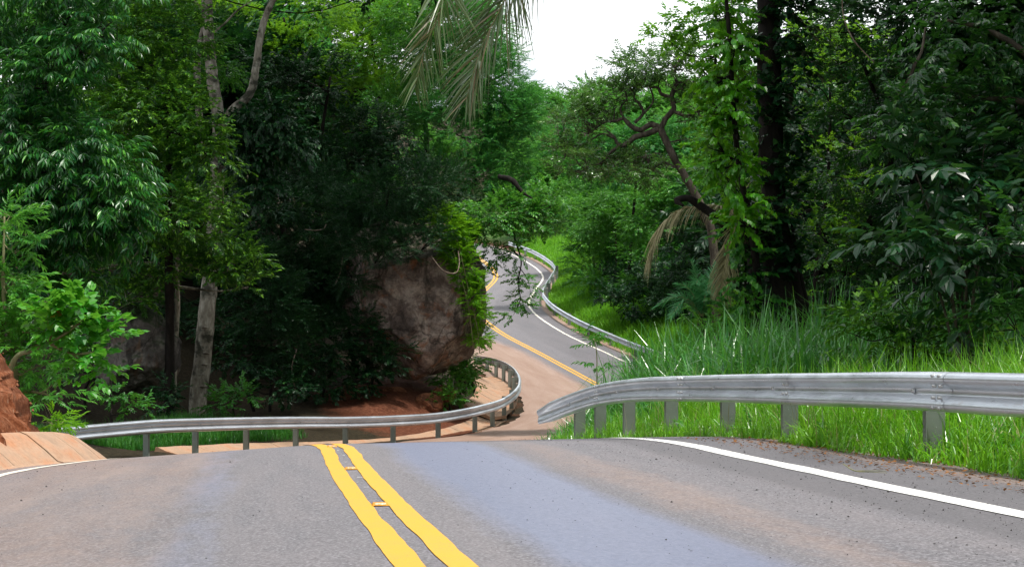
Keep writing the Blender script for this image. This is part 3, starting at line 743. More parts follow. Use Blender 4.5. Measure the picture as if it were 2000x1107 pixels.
def red_pile():
    """steep heap of red earth at the left edge of the frame"""
    n1, n2 = 150, 110; yy = np.linspace(11, 36, n1); t = np.linspace(0, 1, n2)
    Y, T = np.meshgrid(yy, t, indexing='ij')
    i = np.abs(RP[None, :, 1] - yy[:, None]).argmin(1)
    edge = -4.36 + narrow(np.minimum(yy, 24)) - np.maximum(yy - 23, 0) * .25
    hmax = 2.0 * (1 - sstep(19.5, 28, yy)) + .14
    d_ = edge[:, None] - T * 3.2
    X = RP[i, 0][:, None] + RN[i, 0][:, None] * d_; Yw = RP[i, 1][:, None] + RN[i, 1][:, None] * d_
    base = RP[i, 2][:, None] + bank(yy, np.full(n1, -4.0))[:, None] + .30 * (1 - sstep(19, 23, yy))[:, None] - .06
    prof = (1 - np.exp(-T * 5.5)) * .9 + .1 * T
    Z = base + hmax[:, None] * prof
    nz_ = fbm(np.stack([X * 2.2, Yw * 2.2, Z * 2.2], -1), 5, 77); Z = Z + .15 * nz_ * sstep(0, .1, T); X = X + .14 * nz_
    q = (np.arange(n1 - 1)[:, None] * n2 + np.arange(n2 - 1)[None]).ravel()
    n = 1500; a_ = rng.integers(4, n1 - 2, n); b_ = (rng.random(n) ** 1.8 * (n2 - 2)).astype(int); C = np.stack([X, Yw, Z], -1)[a_, b_] + rng.normal(0, .02, (n, 3))
    r = np.clip(rng.lognormal(-4.1, .55, n), .005, .06); oc = A([[1, 0, 0], [0, 1, 0], [-1, 0, 0], [0, -1, 0], [0, 0, 1], [0, 0, -1.]])
    V = C[:, None] + oc[None] * r[:, None, None] * rng.uniform(.6, 1.3, (n, 6, 1)); T8 = A([[0, 1, 4], [1, 2, 4], [2, 3, 4], [3, 0, 4], [1, 0, 5], [2, 1, 5], [3, 2, 5], [0, 3, 5]])
    tag(mesh_np('earth_clods', V.reshape(-1, 3), (T8[None] + (np.arange(n) * 6)[:, None, None]).reshape(-1, 3), M['redrock'], smooth=False), 'loose clods of red earth strewn over the bank at the left edge', 'clods', kind='stuff')
    mb = MB(); sf = lambda i_, j_: A([X[i_, j_], Yw[i_, j_], Z[i_, j_] + .02])
    mb.tube([sf(60, 40), sf(64, 30), sf(70, 20), sf(78, 12), sf(88, 6)], [.022, .018, .016, .012, .005], 6); mb.tube([sf(70, 20), sf(66, 12), sf(64, 4)], [.010, .008, .003], 5)
    tag(mb.build('exposed_root', M['deadwood']), 'bare root lying on the red earth bank at the left edge', 'root')
    tag(mesh_np('red_earth_bank', np.stack([X, Yw, Z], -1).reshape(-1, 3), np.stack([q, q + 1, q + n2 + 1, q + n2], 1), M['soil']), kind='structure')
red_pile()

# ------------------------------------------------------------------ boulders
def boulder(label, c, R, mat, seed, shape=None, cuts=()):
    bm_n = 150; u = np.linspace(0, PI, bm_n); v = np.linspace(0, 2 * PI, bm_n * 2, endpoint=False)
    U, Vv = np.meshgrid(u, v, indexing='ij'); D = np.stack([np.sin(U) * np.cos(Vv), np.sin(U) * np.sin(Vv), np.cos(U)], -1)
    r = (np.abs(D[..., 0]) ** 2.6 + np.abs(D[..., 1]) ** 2.6 + np.abs(D[..., 2]) ** 2.6) ** (-1 / 2.6)
    for n_, off in cuts:
        n_ = nrm(A(n_)); dd = D @ n_; r = np.where(dd > .02, np.minimum(r, off / np.maximum(dd, .02)), r)
    r = r * (1 + .09 * fbm(D * 1.6 + seed, 4, seed) + .020 * fbm(D * 9 + seed, 4, seed + 3) - .03 * np.abs(fbm(D * 3.5 + seed, 3, seed + 8)) ** .6)
    X = D * r[..., None] * A(R) + A(c)
    m = bm_n * 2; i = np.arange(bm_n - 1)[:, None] * m; j = np.arange(m)[None]; k = (j + 1) % m
    Q = np.stack([i + j, i + m + j, i + m + k, i + k], -1).reshape(-1, 4)
    o = mesh_np('boulder', X.reshape(-1, 3), Q, M[mat], loc=(c[0], c[1], c[2] - R[2])); return tag(o, label, 'boulder')
c = W(812, 578, 67.5)
boulder('huge overhanging grey-brown boulder with orange stains beside the bend', c, (2.62, 2.4, 2.95), 'boulder', 3,
        cuts=[((-.35, -.55, -.72), .90), ((.62, -.2, -.80), .98), ((.0, -.95, -.12), .84), ((-.9, -.3, .05), .90), ((.8, -.3, .55), .98), ((-.2, -.5, .85), .8)])
c = W(268, 690, 56)
boulder('grey mossy boulder in the dark behind the left end of the curving guardrail', c, (1.25, 1.3, 1.45), 'boulder2', 8, cuts=[((.2, -.5, -.8), .8), ((-.5, -.8, .2), .85)])
for px, py, y, r, lab in ((838, 790, 66.3, .42, 'largest red rock, in the middle under the huge boulder'), (800, 812, 65.6, .34, 'red rock lying lowest, just above the guardrail under the boulder'),
                          (770, 775, 66.8, .40, 'red rock left of the largest one, tight under the boulder'), (868, 770, 67.5, .36, 'red rock under the right end of the boulder, beside the bush'),
                          (730, 820, 66, .3, 'small red rock in the earth, leftmost of those under the boulder')):
    c = W(px, py, y)
    o = boulder('', c, (r * 1.2, r, r), 'redrock', int(px), cuts=[((.3, -.5, .8), .7)]); o.name = 'red_rock'; tag(o, lab, 'rock', 'red rocks under the boulder')

# ------------------------------------------------------------------ grass
def blades(P, h, wd, lean, az, curl=.9, segs=4):
    n = len(P); s = np.linspace(0, 1, segs + 1); dirv = np.stack([np.cos(az), np.sin(az), 0 * az], 1); sdv = np.stack([-np.sin(az), np.cos(az), 0 * az], 1)
    tw = rng.uniform(-1.2, 1.2, n); wdir = sdv * np.cos(tw)[:, None] + dirv * np.sin(tw)[:, None] * .6
    th = .22 * lean[:, None] + np.minimum(lean, 1.5)[:, None] * (.35 * s + 1.55 * s ** 2) * curl
    ds = 1 / segs; out = np.concatenate([np.zeros((n, 1)), np.cumsum(np.sin((th[:, 1:] + th[:, :-1]) / 2) * ds, 1)], 1)
    up = np.concatenate([np.zeros((n, 1)), np.cumsum(np.cos((th[:, 1:] + th[:, :-1]) / 2) * ds, 1)], 1)
    C = P[:, None] + dirv[:, None] * (out * h[:, None])[..., None] + A([0, 0, 1.]) * (up * h[:, None])[..., None]
    wv = wd[:, None] * np.interp(s, [0, .35, 1], [.7, 1, .06])[None]
    V = np.stack([C - wdir[:, None] * wv[..., None], C + wdir[:, None] * wv[..., None]], 2)     # n, segs+1, 2, 3
    V = V.reshape(n, -1, 3); q = A([[2 * i, 2 * i + 1, 2 * i + 3, 2 * i + 2] for i in range(segs)])
    return V.reshape(-1, 3), (q[None] + (np.arange(n) * 2 * (segs + 1))[:, None, None]).reshape(-1, 4)

def grass(name, label, X, Y, h, mat, wd=.006, lean=.45, tuft=0, sink=.02):
    n = len(X); Z = H(X, Y) - sink
    az = rng.uniform(0, 2 * PI, n); V, Q = blades(np.stack([X, Y, Z], 1), h, wd * rng.uniform(.6, 1.4, n), np.abs(rng.normal(lean, lean * .6, n)), az)
    tag(mesh_np(name, V, Q, M[mat], smooth=False), label, 'grass', kind='stuff')

def along(P, n, lo, hi, s0=0., s1=1., power=1.):
    """n random points beside a polyline, lo..hi metres to its right"""
    P = resample(catmull(P, 8), .25)[0]; T = nrm(np.gradient(P[:, :2], axis=0)); Nn = np.stack([T[:, 1], -T[:, 0]], 1)
    k = (rng.uniform(s0, s1, n) * (len(P) - 1)).astype(int); d_ = lo + (hi - lo) * rng.random(n) ** power
    j = rng.uniform(-.15, .15, n)
    return P[k, 0] + Nn[k, 0] * d_ + T[k, 0] * j, P[k, 1] + Nn[k, 1] * d_ + T[k, 1] * j, d_, k / len(P)

def clumpy(X, Y, s, seed, lo=-.5):
    return fbm(np.stack([X * s, Y * s, X * 0], 1), 3, seed)

def verge():
    X, Y, d_, k = along(RR, 72000, -.20, 3.4, .12, 1.0)
    c = clumpy(X, Y, 1.6, 5); edge = -.10 + .13 * clumpy(X, Y, 1.1, 8) 
    keep = (d_ > edge) & (c + rng.normal(0, .35, len(c)) > -.55) & (Y > 9); X, Y, d_, c = X[keep], Y[keep], d_[keep], c[keep]
    D, _, _ = road_near(X, Y); ok = D > 3.95; X, Y, d_, c = X[ok], Y[ok], d_[ok], c[ok]
    h = (.26 + .30 * sstep(-.1, .7, d_) + .16 * sstep(.9, 2.5, d_)) * (1 + .45 * c) * rng.uniform(.55, 1.3, len(X)) * (.8 + .35 * (Y < 17))
    grass('verge_grass', 'bright green grass growing under and behind the near right guardrail', X, Y, h, 'grass', .0088, .75)
    # taller spears standing up behind the rail
    X, Y, d_, k = along(RR, 9500, .7, 3.6, .10, .9)
    c = clumpy(X, Y, 1.2, 15); h = rng.uniform(.5, .98, len(X)) * (1 + .3 * c)
    grass('tall_spear_grass', 'tall arching grass spears rising just above the near right guardrail', X, Y, h, 'grass', .0105, .5)
    n = 62000; X = rng.uniform(.2, 15, n); Y = rng.uniform(27.0, 52, n); D, _, _ = road_near(X, Y)
    c = clumpy(X, Y, .5, 25); ok = (D > 4.5 + .3 * c) & (X < Y * .36); X, Y, D, c = X[ok], Y[ok], D[ok], c[ok]
    h = (.35 + .95 * sstep(4.6, 7.0, D)) * (1 + .35 * c) * rng.uniform(.55, 1.25, len(X))
    grass('tall_guinea_grass', 'tall broad-bladed grass with pale tips covering the bank behind the near guardrail', X, Y, h, 'tallgrass', .024, 1.0)
    X, Y, d_, k = along(FR, 75000, -.6, 9.0, 0, 1.0, 1.3)
    c = clumpy(X, Y, .6, 35); keep = (d_ > np.where(k > .42, .15, -.35) + .5 * c * (k < .42)); X, Y, d_, c = X[keep], Y[keep], d_[keep], c[keep]
    D, _, _ = road_near(X, Y); ok = D > 4.4; X, Y, d_, c = X[ok], Y[ok], d_[ok], c[ok]
    h = (.30 + .50 * sstep(0, 2.0, d_)) * (1 + .4 * c) * rng.uniform(.6, 1.3, len(X))
    grass('far_verge_grass', 'light green grass slope beyond the distant guardrail', X, Y, h, 'farverge', .022, .55)
    X, Y, d_, k = along(LR, 22000, -5.5, -1.7, 0, .30)
    c = clumpy(X, Y, .8, 45); h = (.34 + .18 * c) * rng.uniform(.6, 1.4, len(X)) * (1.15 - .4 * k)
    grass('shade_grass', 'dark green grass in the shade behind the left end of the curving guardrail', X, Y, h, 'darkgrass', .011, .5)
verge()

def litter():
    X, Y, d_, k = along(RR, 5200, -.80, .30, .14, 1.0, .8)
    D, _, _ = road_near(X, Y); Z = H(X, Y) + .045 + .012
    ok = D > 3.5; X, Y, Z, D = X[ok], Y[ok], Z[ok], D[ok]
    i = np.abs(RP[None, :, 1] - Y[:, None]).argmin(1); Z = np.where(D < 4.6, RP[i, 2] + bank(Y, D) + .012, Z + .01)
    n = len(X); az = rng.uniform(0, 2 * PI, n); ax = np.stack([np.cos(az), np.sin(az), rng.normal(0, .25, n)], 1)
    V0 = A([[0, 0, 0], [.45, .3, .10], [1, 0, 0], [.45, -.3, .06]]); R = frame(ax); s = rng.uniform(.012, .05, n)
    V = np.einsum('nij,vj->nvi', R, V0) * s[:, None, None] + np.stack([X, Y, Z], 1)[:, None]
    tag(mesh_np('leaf_litter', V.reshape(-1, 3), (A([[0, 1, 2, 3]])[None] + (np.arange(n) * 4)[:, None, None]).reshape(-1, 4), M['litter'], smooth=False),
        'brown dead leaves and bits on the soil strip beside the white edge line', 'leaf litter', kind='stuff')
    for pts, lab in (([(1645, 912), (1668, 926), (1700, 928), (1730, 930)], 'pale dry twig lying on the asphalt between the white line and the verge'),):
        q = []
        for px, py in pts:
            y = 14.2 - (py - 912) * .06; dd = (px - 1000) / FPX * y; q.append((dd, y, None))
        P = [];
        for x, y, _ in q:
            i = int(np.abs(RP[:, 1] - y).argmin()); P.append((x, y, RP[i, 2] + .05))
        mb = MB(); mb.tube(P, [.006, .005, .004, .003], 6, n=6); mb.tube([P[1], A(P[1]) + A([.07, -.12, .01]), A(P[1]) + A([.2, -.15, 0.01])], [.004, .003, .002], 5)
        tag(mb.build('twig', M['stem']), lab, 'twig')
litter()

# ------------------------------------------------------------------ palms
def frond(name, pts, mat, parent, nleaf=70, ll=.55, lw=.016, droop=.6, r0=.03, sweep=35, twist=0., prof=None, up=A([0, 0, 1.])):
    """rachis through pts with leaflets both sides, each a folded strip that arches down"""
    P, s = resample(catmull(pts, 12), .03); T = nrm(np.gradient(P, axis=0)); n = nleaf; u = np.linspace(.06, .995, n)
    f = lambda A_: np.stack([np.interp(u * (len(P) - 1), np.arange(len(P)), A_[:, k]) for k in range(3)], 1)
    B = f(P); t = nrm(f(T)); sdv = nrm(np.cross(t, up + 0 * t)); nv = np.cross(sdv, t); V, Q, off = [], [], 0
    sdv, nv = sdv * math.cos(twist) + nv * math.sin(twist), nv * math.cos(twist) - sdv * math.sin(twist)
    for sg in (-1, 1):
        a = np.radians(sweep + rng.normal(0, 6, n) + 25 * (1 - u)); d_ = nrm(t * np.cos(a)[:, None] + sg * sdv * np.sin(a)[:, None] + nv * rng.normal(.18, .16, n)[:, None])
        l = ll * rng.uniform(.8, 1.12, n) * (np.sin(np.clip(u * 1.0 + .12, 0, 1) * PI * .93) * .8 + .25) if prof is None else ll * np.interp(u, *prof) * rng.uniform(.85, 1.1, n)
        k = np.linspace(0, 1, 6); drp = droop * rng.uniform(.6, 1.3, n)
        C = B[:, None] + d_[:, None] * (l[:, None] * k)[..., None] * 1.0 - A([0, 0, 1.]) * (l[:, None] * drp[:, None] * k ** 2)[..., None]
        wv = nrm(np.cross(d_, nv)) * .8 + nv * rng.normal(0, .45, n)[:, None]; w_ = lw * np.interp(k, [0, .3, 1], [.6, 1, .08])
        V.append(np.stack([C - wv[:, None] * w_[None, :, None], C + wv[:, None] * w_[None, :, None]], 2).reshape(-1, 3))
        q = A([[2 * i, 2 * i + 1, 2 * i + 3, 2 * i + 2] for i in range(5)]); Q.append((q[None] + (np.arange(n) * 12)[:, None, None]).reshape(-1, 4) + off); off += n * 12
    o = mesh_np(name, np.concatenate(V), np.concatenate(Q), M[mat], parent, smooth=False)
    mb = MB(); mb.tube(P[::6], np.interp(np.linspace(0, 1, len(P[::6])), [0, 1], [r0, .004]), 7, smooth=False)
    r = mb.build('rachis', M['rachis'], loc=parent.location); r.parent = o; r.location = (0, 0, 0)
    return o

def top_palm():
    C = A([6.4, 16.2, 7.9]); t = thing('palm_tree', 'palm beside the road whose two long olive fronds hang over the crest at the top', 'palm', (6.9, 15.6, h1(6.9, 15.6) - .1))
    z0 = h1(6.9, 15.6)
    mb = MB(); zz = np.linspace(z0 - .1, C[2] - .2, 26); mb.tube(np.stack([6.9 + (zz - z0) / (C[2] - z0) * -.5, 15.6 + (zz - z0) / (C[2] - z0) * .6, zz], 1), .17 + .02 * (np.arange(26) % 2), 14, .05, 3, smooth=False)
    mb.build('trunk', M['darkbark'], t)
    y = 19.5
    f1 = [C, C + A([-1.6, .8, 1.0]), C + A([-4.2, 1.9, .1]), W(915, -170, y), W(868, 0, y), W(830, 95, y), W(808, 180, y)]
    f2 = [C, C + A([-1.8, 1.4, .8]), C + A([-4.0, 2.4, -.3]), W(1060, -180, y), W(990, -10, y + .2), W(940, 95, y + .3), W(908, 205, y + .3)]
    pr = ([0, .25, .6, .8, .93, 1], [.35, .95, 1.0, .75, .45, .22])
    frond('frond', f1, 'palmleaf', t, 300, 1.25, .0115, .20, .035, 27, .2, prof=pr, up=A([.2, -1, .3]))
    frond('frond', f2, 'palmleaf', t, 330, 1.5, .0125, .18, .035, 27, -.1, prof=pr, up=A([-.3, -1, .2]))
    for az, el, ln in ((0, .5, 4.5), (-60, .6, 4.2), (50, .9, 4.6), (100, 1.1, 4.3), (-110, .7, 4.2), (20, 1.2, 4)):
        a = math.radians(az); o = A([math.cos(a), math.sin(a), 0]); frond('frond', [C, C + o * ln * .35 + A([0, 0, el * 1.2]), C + o * ln * .75 + A([0, 0, el * 1.2 - .1]), C + o * ln + A([0, 0, el * .6 - .7])], 'palmleaf', t, 70, .75, .014, .6)
top_palm()

def hanging_palm():
    c = W(1452, 425, 39.5); z0 = h1(c[0] + .2, c[1] + .3)
    t = thing('palm_tree', 'old palm with dead grey fronds arching over the small green palm', 'palm', (c[0] + .55, c[1] + .3, z0))
    mb = MB(); mb.tube([(c[0] + .55, c[1] + .3, z0 - .1), (c[0] + .4, c[1] + .25, (z0 + c[2]) / 2), c], [.14, .12, .10], 12, .12, 3); mb.build('trunk', M['darkbark'], t)
    y = 38.6
    pr = ([0, .2, .6, .9, 1], [.3, .75, 1, .8, .4])
    frond('dead_frond', [c, W(1415, 405, y), W(1370, 402, y), W(1318, 416, y), W(1285, 455, y), W(1268, 515, y)], 'deadpalm', t, 130, .52, .019, 1.0, .03, 40, 0, prof=pr)
    frond('dead_frond', [c, W(1440, 432, y - .2), W(1428, 470, y - .2), W(1414, 525, y - .2), W(1410, 572, y - .2)], 'deadpalm', t, 100, .50, .018, .7, .025, 32, 1.2, prof=pr)
    frond('dead_frond', [c, W(1425, 445, y), W(1405, 465, y), W(1398, 490, y)], 'deadpalm', t, 14, .2, .006, .7, .018, 30)
    frond('dead_frond', [c, W(1448, 390, y), W(1462, 360, y), W(1480, 350, y)], 'deadpalm', t, 14, .25, .007, .8, .018, 30)
hanging_palm()

def small_palm():
    c = W(1372, 618, 44); z0 = h1(c[0], c[1]); c[2] = max(c[2], z0 + .3)
    t = thing('young_palm', 'young green palm with feathery fronds in front of the dark thicket', 'palm', (c[0], c[1], z0))
    mb = MB(); mb.tube([(c[0], c[1], z0 - .1), c], [.16, .12], 10, .1, 3); mb.build('trunk', M['darkbark'], t)
    for px, py, dy, yy in ((1350, 515, 0, .2), (1325, 560, 0, -.3), (1300, 590, 0, -.2), (1280, 605, .1, .3), (1400, 520, 0, .3), (1425, 560, 0, 0), (1430, 600, 0, -.3), (1360, 560, .2, -.6), (1385, 580, .1, -.7), (1310, 625, .2, -.5)):
        e = W(px, py - 6, 44 + yy); m = (c + e) / 2 + A([0, 0, .25 + dy]); frond('frond', [c, m, e], 'youngpalm', t, 56, .50, .013, .25, .018, 38)
small_palm()

# ------------------------------------------------------------------ vegetation
def B(y, *spec, ry=None):
    return [pxblob(px, py, y + dy, rx, rz, ry) for px, py, rx, rz, dy in spec]

# --- left: trees and shrubs in front of the shaded hollow
tree('drooping_leaf_tree', 'tree hung with long drooping glossy leaves, filling the upper left edge', 'tree', 'drooping', 'drooping',
     B(45, (60, 300, 95, 95, 0), (150, 320, 90, 85, -.5), (205, 380, 58, 85, -.3), (70, 420, 110, 80, 0), (170, 450, 80, 75, .3), (60, 520, 80, 60, .8), (235, 430, 30, 50, 0), (110, 560, 70, 40, 1.2),
       (40, 180, 80, 55, .5), (160, 100, 55, 42, -.8), (205, 55, 35, 40, -.9), (90, 160, 60, 40, -.4), (60, 50, 90, 60, .8), (120, -30, 110, 50, 0)),
     tpts=[(-13.6, 47, h1(-13.6, 47) - .1), (-13.4, 46.6, 1.0), (-12.9, 46, 4.2), (-12.2, 45.5, 7.5)], tr=[.28, .24, .18, .08], clump=.45, lai=4.6, droop=.45, seed=1)
tree('small_leaf_tree', 'small-leaved yellowish green tree between the drooping tree and the pale forked trunk', 'tree', 'small', 'small',
     B(53, (290, 200, 85, 60, 0), (350, 260, 70, 70, -.5), (300, 340, 80, 60, 0), (225, 120, 80, 70, .8), (320, 70, 85, 75, 1), (350, 430, 80, 60, -.6), (400, 300, 40, 50, -.3), (260, 460, 60, 50, .5), (230, 215, 60, 60, 1), (330, 150, 50, 50, .6)),
     tpts=[(-10.6, 55.5, h1(-10.6, 55.5) - .1), (-10.5, 55, .6), (-10.4, 54.2, 3.6), (-10.3, 53.5, 8)], tr=[.17, .14, .12, .05], clump=.42, lai=3.4, seed=2)
tree('low_branch_tree', 'thin tree spreading a lit yellow-green spray across the pale trunk', 'tree', 'small', 'small',
     B(54.5, (460, 515, 55, 45, 0), (420, 480, 50, 40, 0), (360, 520, 55, 35, .2), (485, 560, 25, 30, 0), (300, 545, 40, 30, .3), (410, 400, 50, 35, .3), (250, 590, 50, 30, .4), (200, 520, 50, 40, .2)),
     tpts=[W(338, 770, 56) - A([0, 0, .2]), W(342, 680, 56), W(347, 600, 56), W(346, 520, 55.5), W(352, 440, 55)], tr=[.10, .085, .075, .06, .03], bark='palebark', clump=.38, lai=3.6, seed=3)

def forked():
    y = 59; b = W(388, 800, y); b[2] = min(b[2], h1(b[0], b[1]) - .05)
    t = thing('pale_forked_tree', 'tall pale-barked tree that forks high above its leaning foot', 'tree', b)
    mb = MB()
    mb.tube([b, W(387, 775, y), W(397, 690, y), W(405, 600, y), W(413, 520, y + .3), W(420, 430, y + .4), W(426, 320, y + .3), W(428, 225, y)], [.36, .31, .27, .255, .25, .25, .25, .23], 18, .16, 3)
    mb.tube([W(428, 240, y), W(420, 190, y), W(411, 110, y), W(405, 40, y), W(403, -40, y), W(395, -180, y)], [.21, .20, .19, .18, .17, .10], 14, .14, 4)
    mb.tube([W(430, 250, y), W(455, 215, y), W(487, 185, y - .2), W(499, 140, y - .3), (W(507, 80, y - .3)), W(518, 35, y - .3), W(536, -5, y - .4), W(570, -70, y - .5)], [.16, .15, .14, .125, .115, .11, .10, .05], 12, .14, 5)
    mb.tube([W(424, 330, y), W(395, 260, y + .4), W(386, 180, y + .4), W(386, 110, y + .3), W(398, 55, y + .1)], [.13, .12, .125, .11, .09], 10, .12, 6)
    mb.tube([W(411, 70, y), W(440, 45, y), W(465, 20, y - .1), W(495, 0, y - .2)], [.04, .035, .03, .015], 7)
    mb.tube([W(403, 25, y), W(385, 8, y), W(372, -15, y)], [.04, .03, .02], 7)
    for py, dx in ((712, 4), (690, 6), (755, 2), (640, 5)): c = W(395 + dx, py, y - .26); mb.tube([c + A([-.1, 0, 0]), c + A([0, -.04, .02]), c + A([.12, 0, 0])], [.03, .045, .03], 7)
    mb.build('trunk', M['palebark'], t)
    bl = B(59, (380, -150, 170, 110, 0), (560, -150, 150, 100, 0), (500, -230, 200, 110, 2), (640, -90, 90, 60, -1), (420, -60, 70, 30, 2))
    crown('crown', t, 'mid', 'mid', bl, clump=.7, lai=3.0, seed=4)
    bl2 = B(58.4, (525, 250, 55, 50, 0), (560, 290, 50, 50, 0), (490, 300, 45, 60, .2), (505, 375, 28, 65, .2), (470, 250, 35, 28, 0))
    crown('hanging_vine', t, 'vine', 'dark', bl2, clump=.35, lai=4.2, droop=.6, seed=6)
forked()

def shrub(label, spec, mat, y, *sp, name='shrub', cat='shrub', base=None, **k):
    bl = B(y, *sp); b = base or (np.mean([q[0] for q in bl]), np.mean([q[1] for q in bl]) + .4)
    z0 = h1(*b); top = max(q[2] for q in bl)
    return tree(name, label, cat, spec, mat, bl, tpts=[(b[0], b[1], z0 - .1), (b[0] + .05, b[1], z0 * .6 + top * .4), (b[0], b[1], max(top - .2, z0 + .2))], tr=[.05, .04, .02], twigs=3, **k)
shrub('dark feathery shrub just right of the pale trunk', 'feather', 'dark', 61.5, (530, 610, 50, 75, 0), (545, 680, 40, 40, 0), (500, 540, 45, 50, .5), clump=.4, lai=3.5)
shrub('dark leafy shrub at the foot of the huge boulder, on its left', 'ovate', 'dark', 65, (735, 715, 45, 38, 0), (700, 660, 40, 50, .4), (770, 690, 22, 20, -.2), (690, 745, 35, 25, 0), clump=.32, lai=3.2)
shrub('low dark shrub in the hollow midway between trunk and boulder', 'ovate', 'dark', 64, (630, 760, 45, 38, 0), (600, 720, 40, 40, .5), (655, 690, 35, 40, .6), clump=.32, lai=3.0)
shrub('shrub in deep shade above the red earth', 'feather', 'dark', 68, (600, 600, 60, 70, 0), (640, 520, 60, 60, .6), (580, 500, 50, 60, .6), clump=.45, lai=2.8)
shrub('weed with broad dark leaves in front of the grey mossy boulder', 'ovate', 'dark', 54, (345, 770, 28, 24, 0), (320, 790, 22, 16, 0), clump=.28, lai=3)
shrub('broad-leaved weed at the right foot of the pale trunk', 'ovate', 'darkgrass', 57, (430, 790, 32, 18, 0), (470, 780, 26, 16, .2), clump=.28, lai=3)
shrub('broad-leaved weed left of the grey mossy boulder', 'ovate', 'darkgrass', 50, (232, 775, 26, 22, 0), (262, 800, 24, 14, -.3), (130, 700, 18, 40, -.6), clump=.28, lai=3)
shrub('lit round bush beneath the right end of the huge boulder', 'small', 'bright', 68.5, (893, 735, 30, 34, 0), (915, 715, 20, 22, .4), (880, 770, 24, 18, -.2), clump=.3, lai=4.5)
shrub('dark low weed at the foot of the lit bush', 'ovate', 'mid', 66.5, (900, 775, 30, 12, 0), (850, 790, 20, 14, 0), clump=.25, lai=2.5)

# --- back canopy of the left hill and the roof over the hollow
def canopy(label, spec, mat, y, sp, base, tr=.28, name='canopy_tree', **k):
    bl = B(y, *sp); return tree(name, label, 'tree', spec, mat, bl, base=base, tr=tr, twigs=3, **k)
def gx(px, y): return (px - 1000) / FPX * y
canopy('tall canopy tree behind the fork of the pale trunk, its leaves lit from behind', 'yellow', 'canopylit', 86, [(470, 60, 75, 60, 0), (560, 120, 75, 60, 0), (620, 40, 70, 60, 1), (540, 220, 60, 50, -1), (600, 290, 55, 40, 0), (440, 170, 60, 50, 1), (640, 170, 50, 50, 1)], (gx(560, 88), 88), clump=.6, lai=2.2, seed=11)
canopy('canopy tree with a bright yellow-green crown left of the hanging palm fronds', 'yellow', 'canopylit', 84, [(700, 100, 60, 45, 0), (750, 160, 55, 40, 0), (690, 180, 40, 30, 0), (790, 60, 50, 45, 1), (660, 250, 45, 35, 1), (730, 30, 60, 50, 1)], (gx(740, 87), 87), clump=.6, lai=2.6, seed=12)
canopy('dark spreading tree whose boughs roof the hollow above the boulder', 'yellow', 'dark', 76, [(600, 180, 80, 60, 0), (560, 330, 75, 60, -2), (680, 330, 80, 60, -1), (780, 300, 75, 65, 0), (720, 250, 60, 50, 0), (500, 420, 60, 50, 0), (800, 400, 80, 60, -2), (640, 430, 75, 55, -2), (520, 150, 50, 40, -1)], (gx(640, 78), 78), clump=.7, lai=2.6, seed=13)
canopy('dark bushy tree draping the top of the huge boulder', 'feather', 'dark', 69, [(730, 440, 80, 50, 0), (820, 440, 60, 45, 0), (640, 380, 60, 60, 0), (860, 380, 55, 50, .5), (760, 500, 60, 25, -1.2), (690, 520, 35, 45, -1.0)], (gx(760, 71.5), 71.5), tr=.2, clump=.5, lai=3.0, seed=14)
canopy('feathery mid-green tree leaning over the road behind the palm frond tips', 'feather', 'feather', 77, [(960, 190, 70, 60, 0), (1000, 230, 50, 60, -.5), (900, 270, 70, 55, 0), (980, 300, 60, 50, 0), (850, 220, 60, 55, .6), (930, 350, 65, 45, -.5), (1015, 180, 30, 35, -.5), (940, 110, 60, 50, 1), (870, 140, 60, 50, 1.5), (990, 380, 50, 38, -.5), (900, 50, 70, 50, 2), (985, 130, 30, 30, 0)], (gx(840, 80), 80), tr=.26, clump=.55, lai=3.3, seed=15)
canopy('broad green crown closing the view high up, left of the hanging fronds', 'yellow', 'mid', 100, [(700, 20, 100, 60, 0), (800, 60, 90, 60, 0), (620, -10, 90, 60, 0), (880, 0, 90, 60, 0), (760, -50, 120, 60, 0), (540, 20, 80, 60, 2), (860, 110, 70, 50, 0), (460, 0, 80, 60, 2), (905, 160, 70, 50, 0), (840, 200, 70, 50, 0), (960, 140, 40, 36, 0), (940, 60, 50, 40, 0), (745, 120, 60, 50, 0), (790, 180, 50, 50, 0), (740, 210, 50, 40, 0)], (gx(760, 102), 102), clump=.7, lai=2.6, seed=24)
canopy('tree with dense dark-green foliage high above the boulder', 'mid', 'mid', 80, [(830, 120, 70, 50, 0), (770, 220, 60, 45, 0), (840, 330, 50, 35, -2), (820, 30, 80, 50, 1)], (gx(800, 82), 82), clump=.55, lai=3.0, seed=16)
canopy('upper-left canopy tree rising behind the small-leaved tree', 'yellow', 'mid', 70, [(300, 0, 100, 60, 0), (210, 30, 80, 60, 0), (400, 110, 60, 80, 2), (250, 300, 90, 90, 2), (120, 250, 90, 90, 2), (360, 380, 80, 80, 2), (40, 120, 90, 90, 2)], (gx(250, 72), 72), clump=.6, lai=2.5, seed=17)
# boughs that only shade the hollow (above the frame)
canopy('huge dark crown added unseen above the frame to shade the hollow', 'far', 'dark', 66, [(520, -190, 200, 120, 0), (760, -120, 170, 110, 2), (650, -200, 220, 110, 8), (300, -180, 200, 110, 4), (860, -90, 80, 60, 6)], (-28, 76), clump=.9, lai=3.4, tr=.14, seed=18)

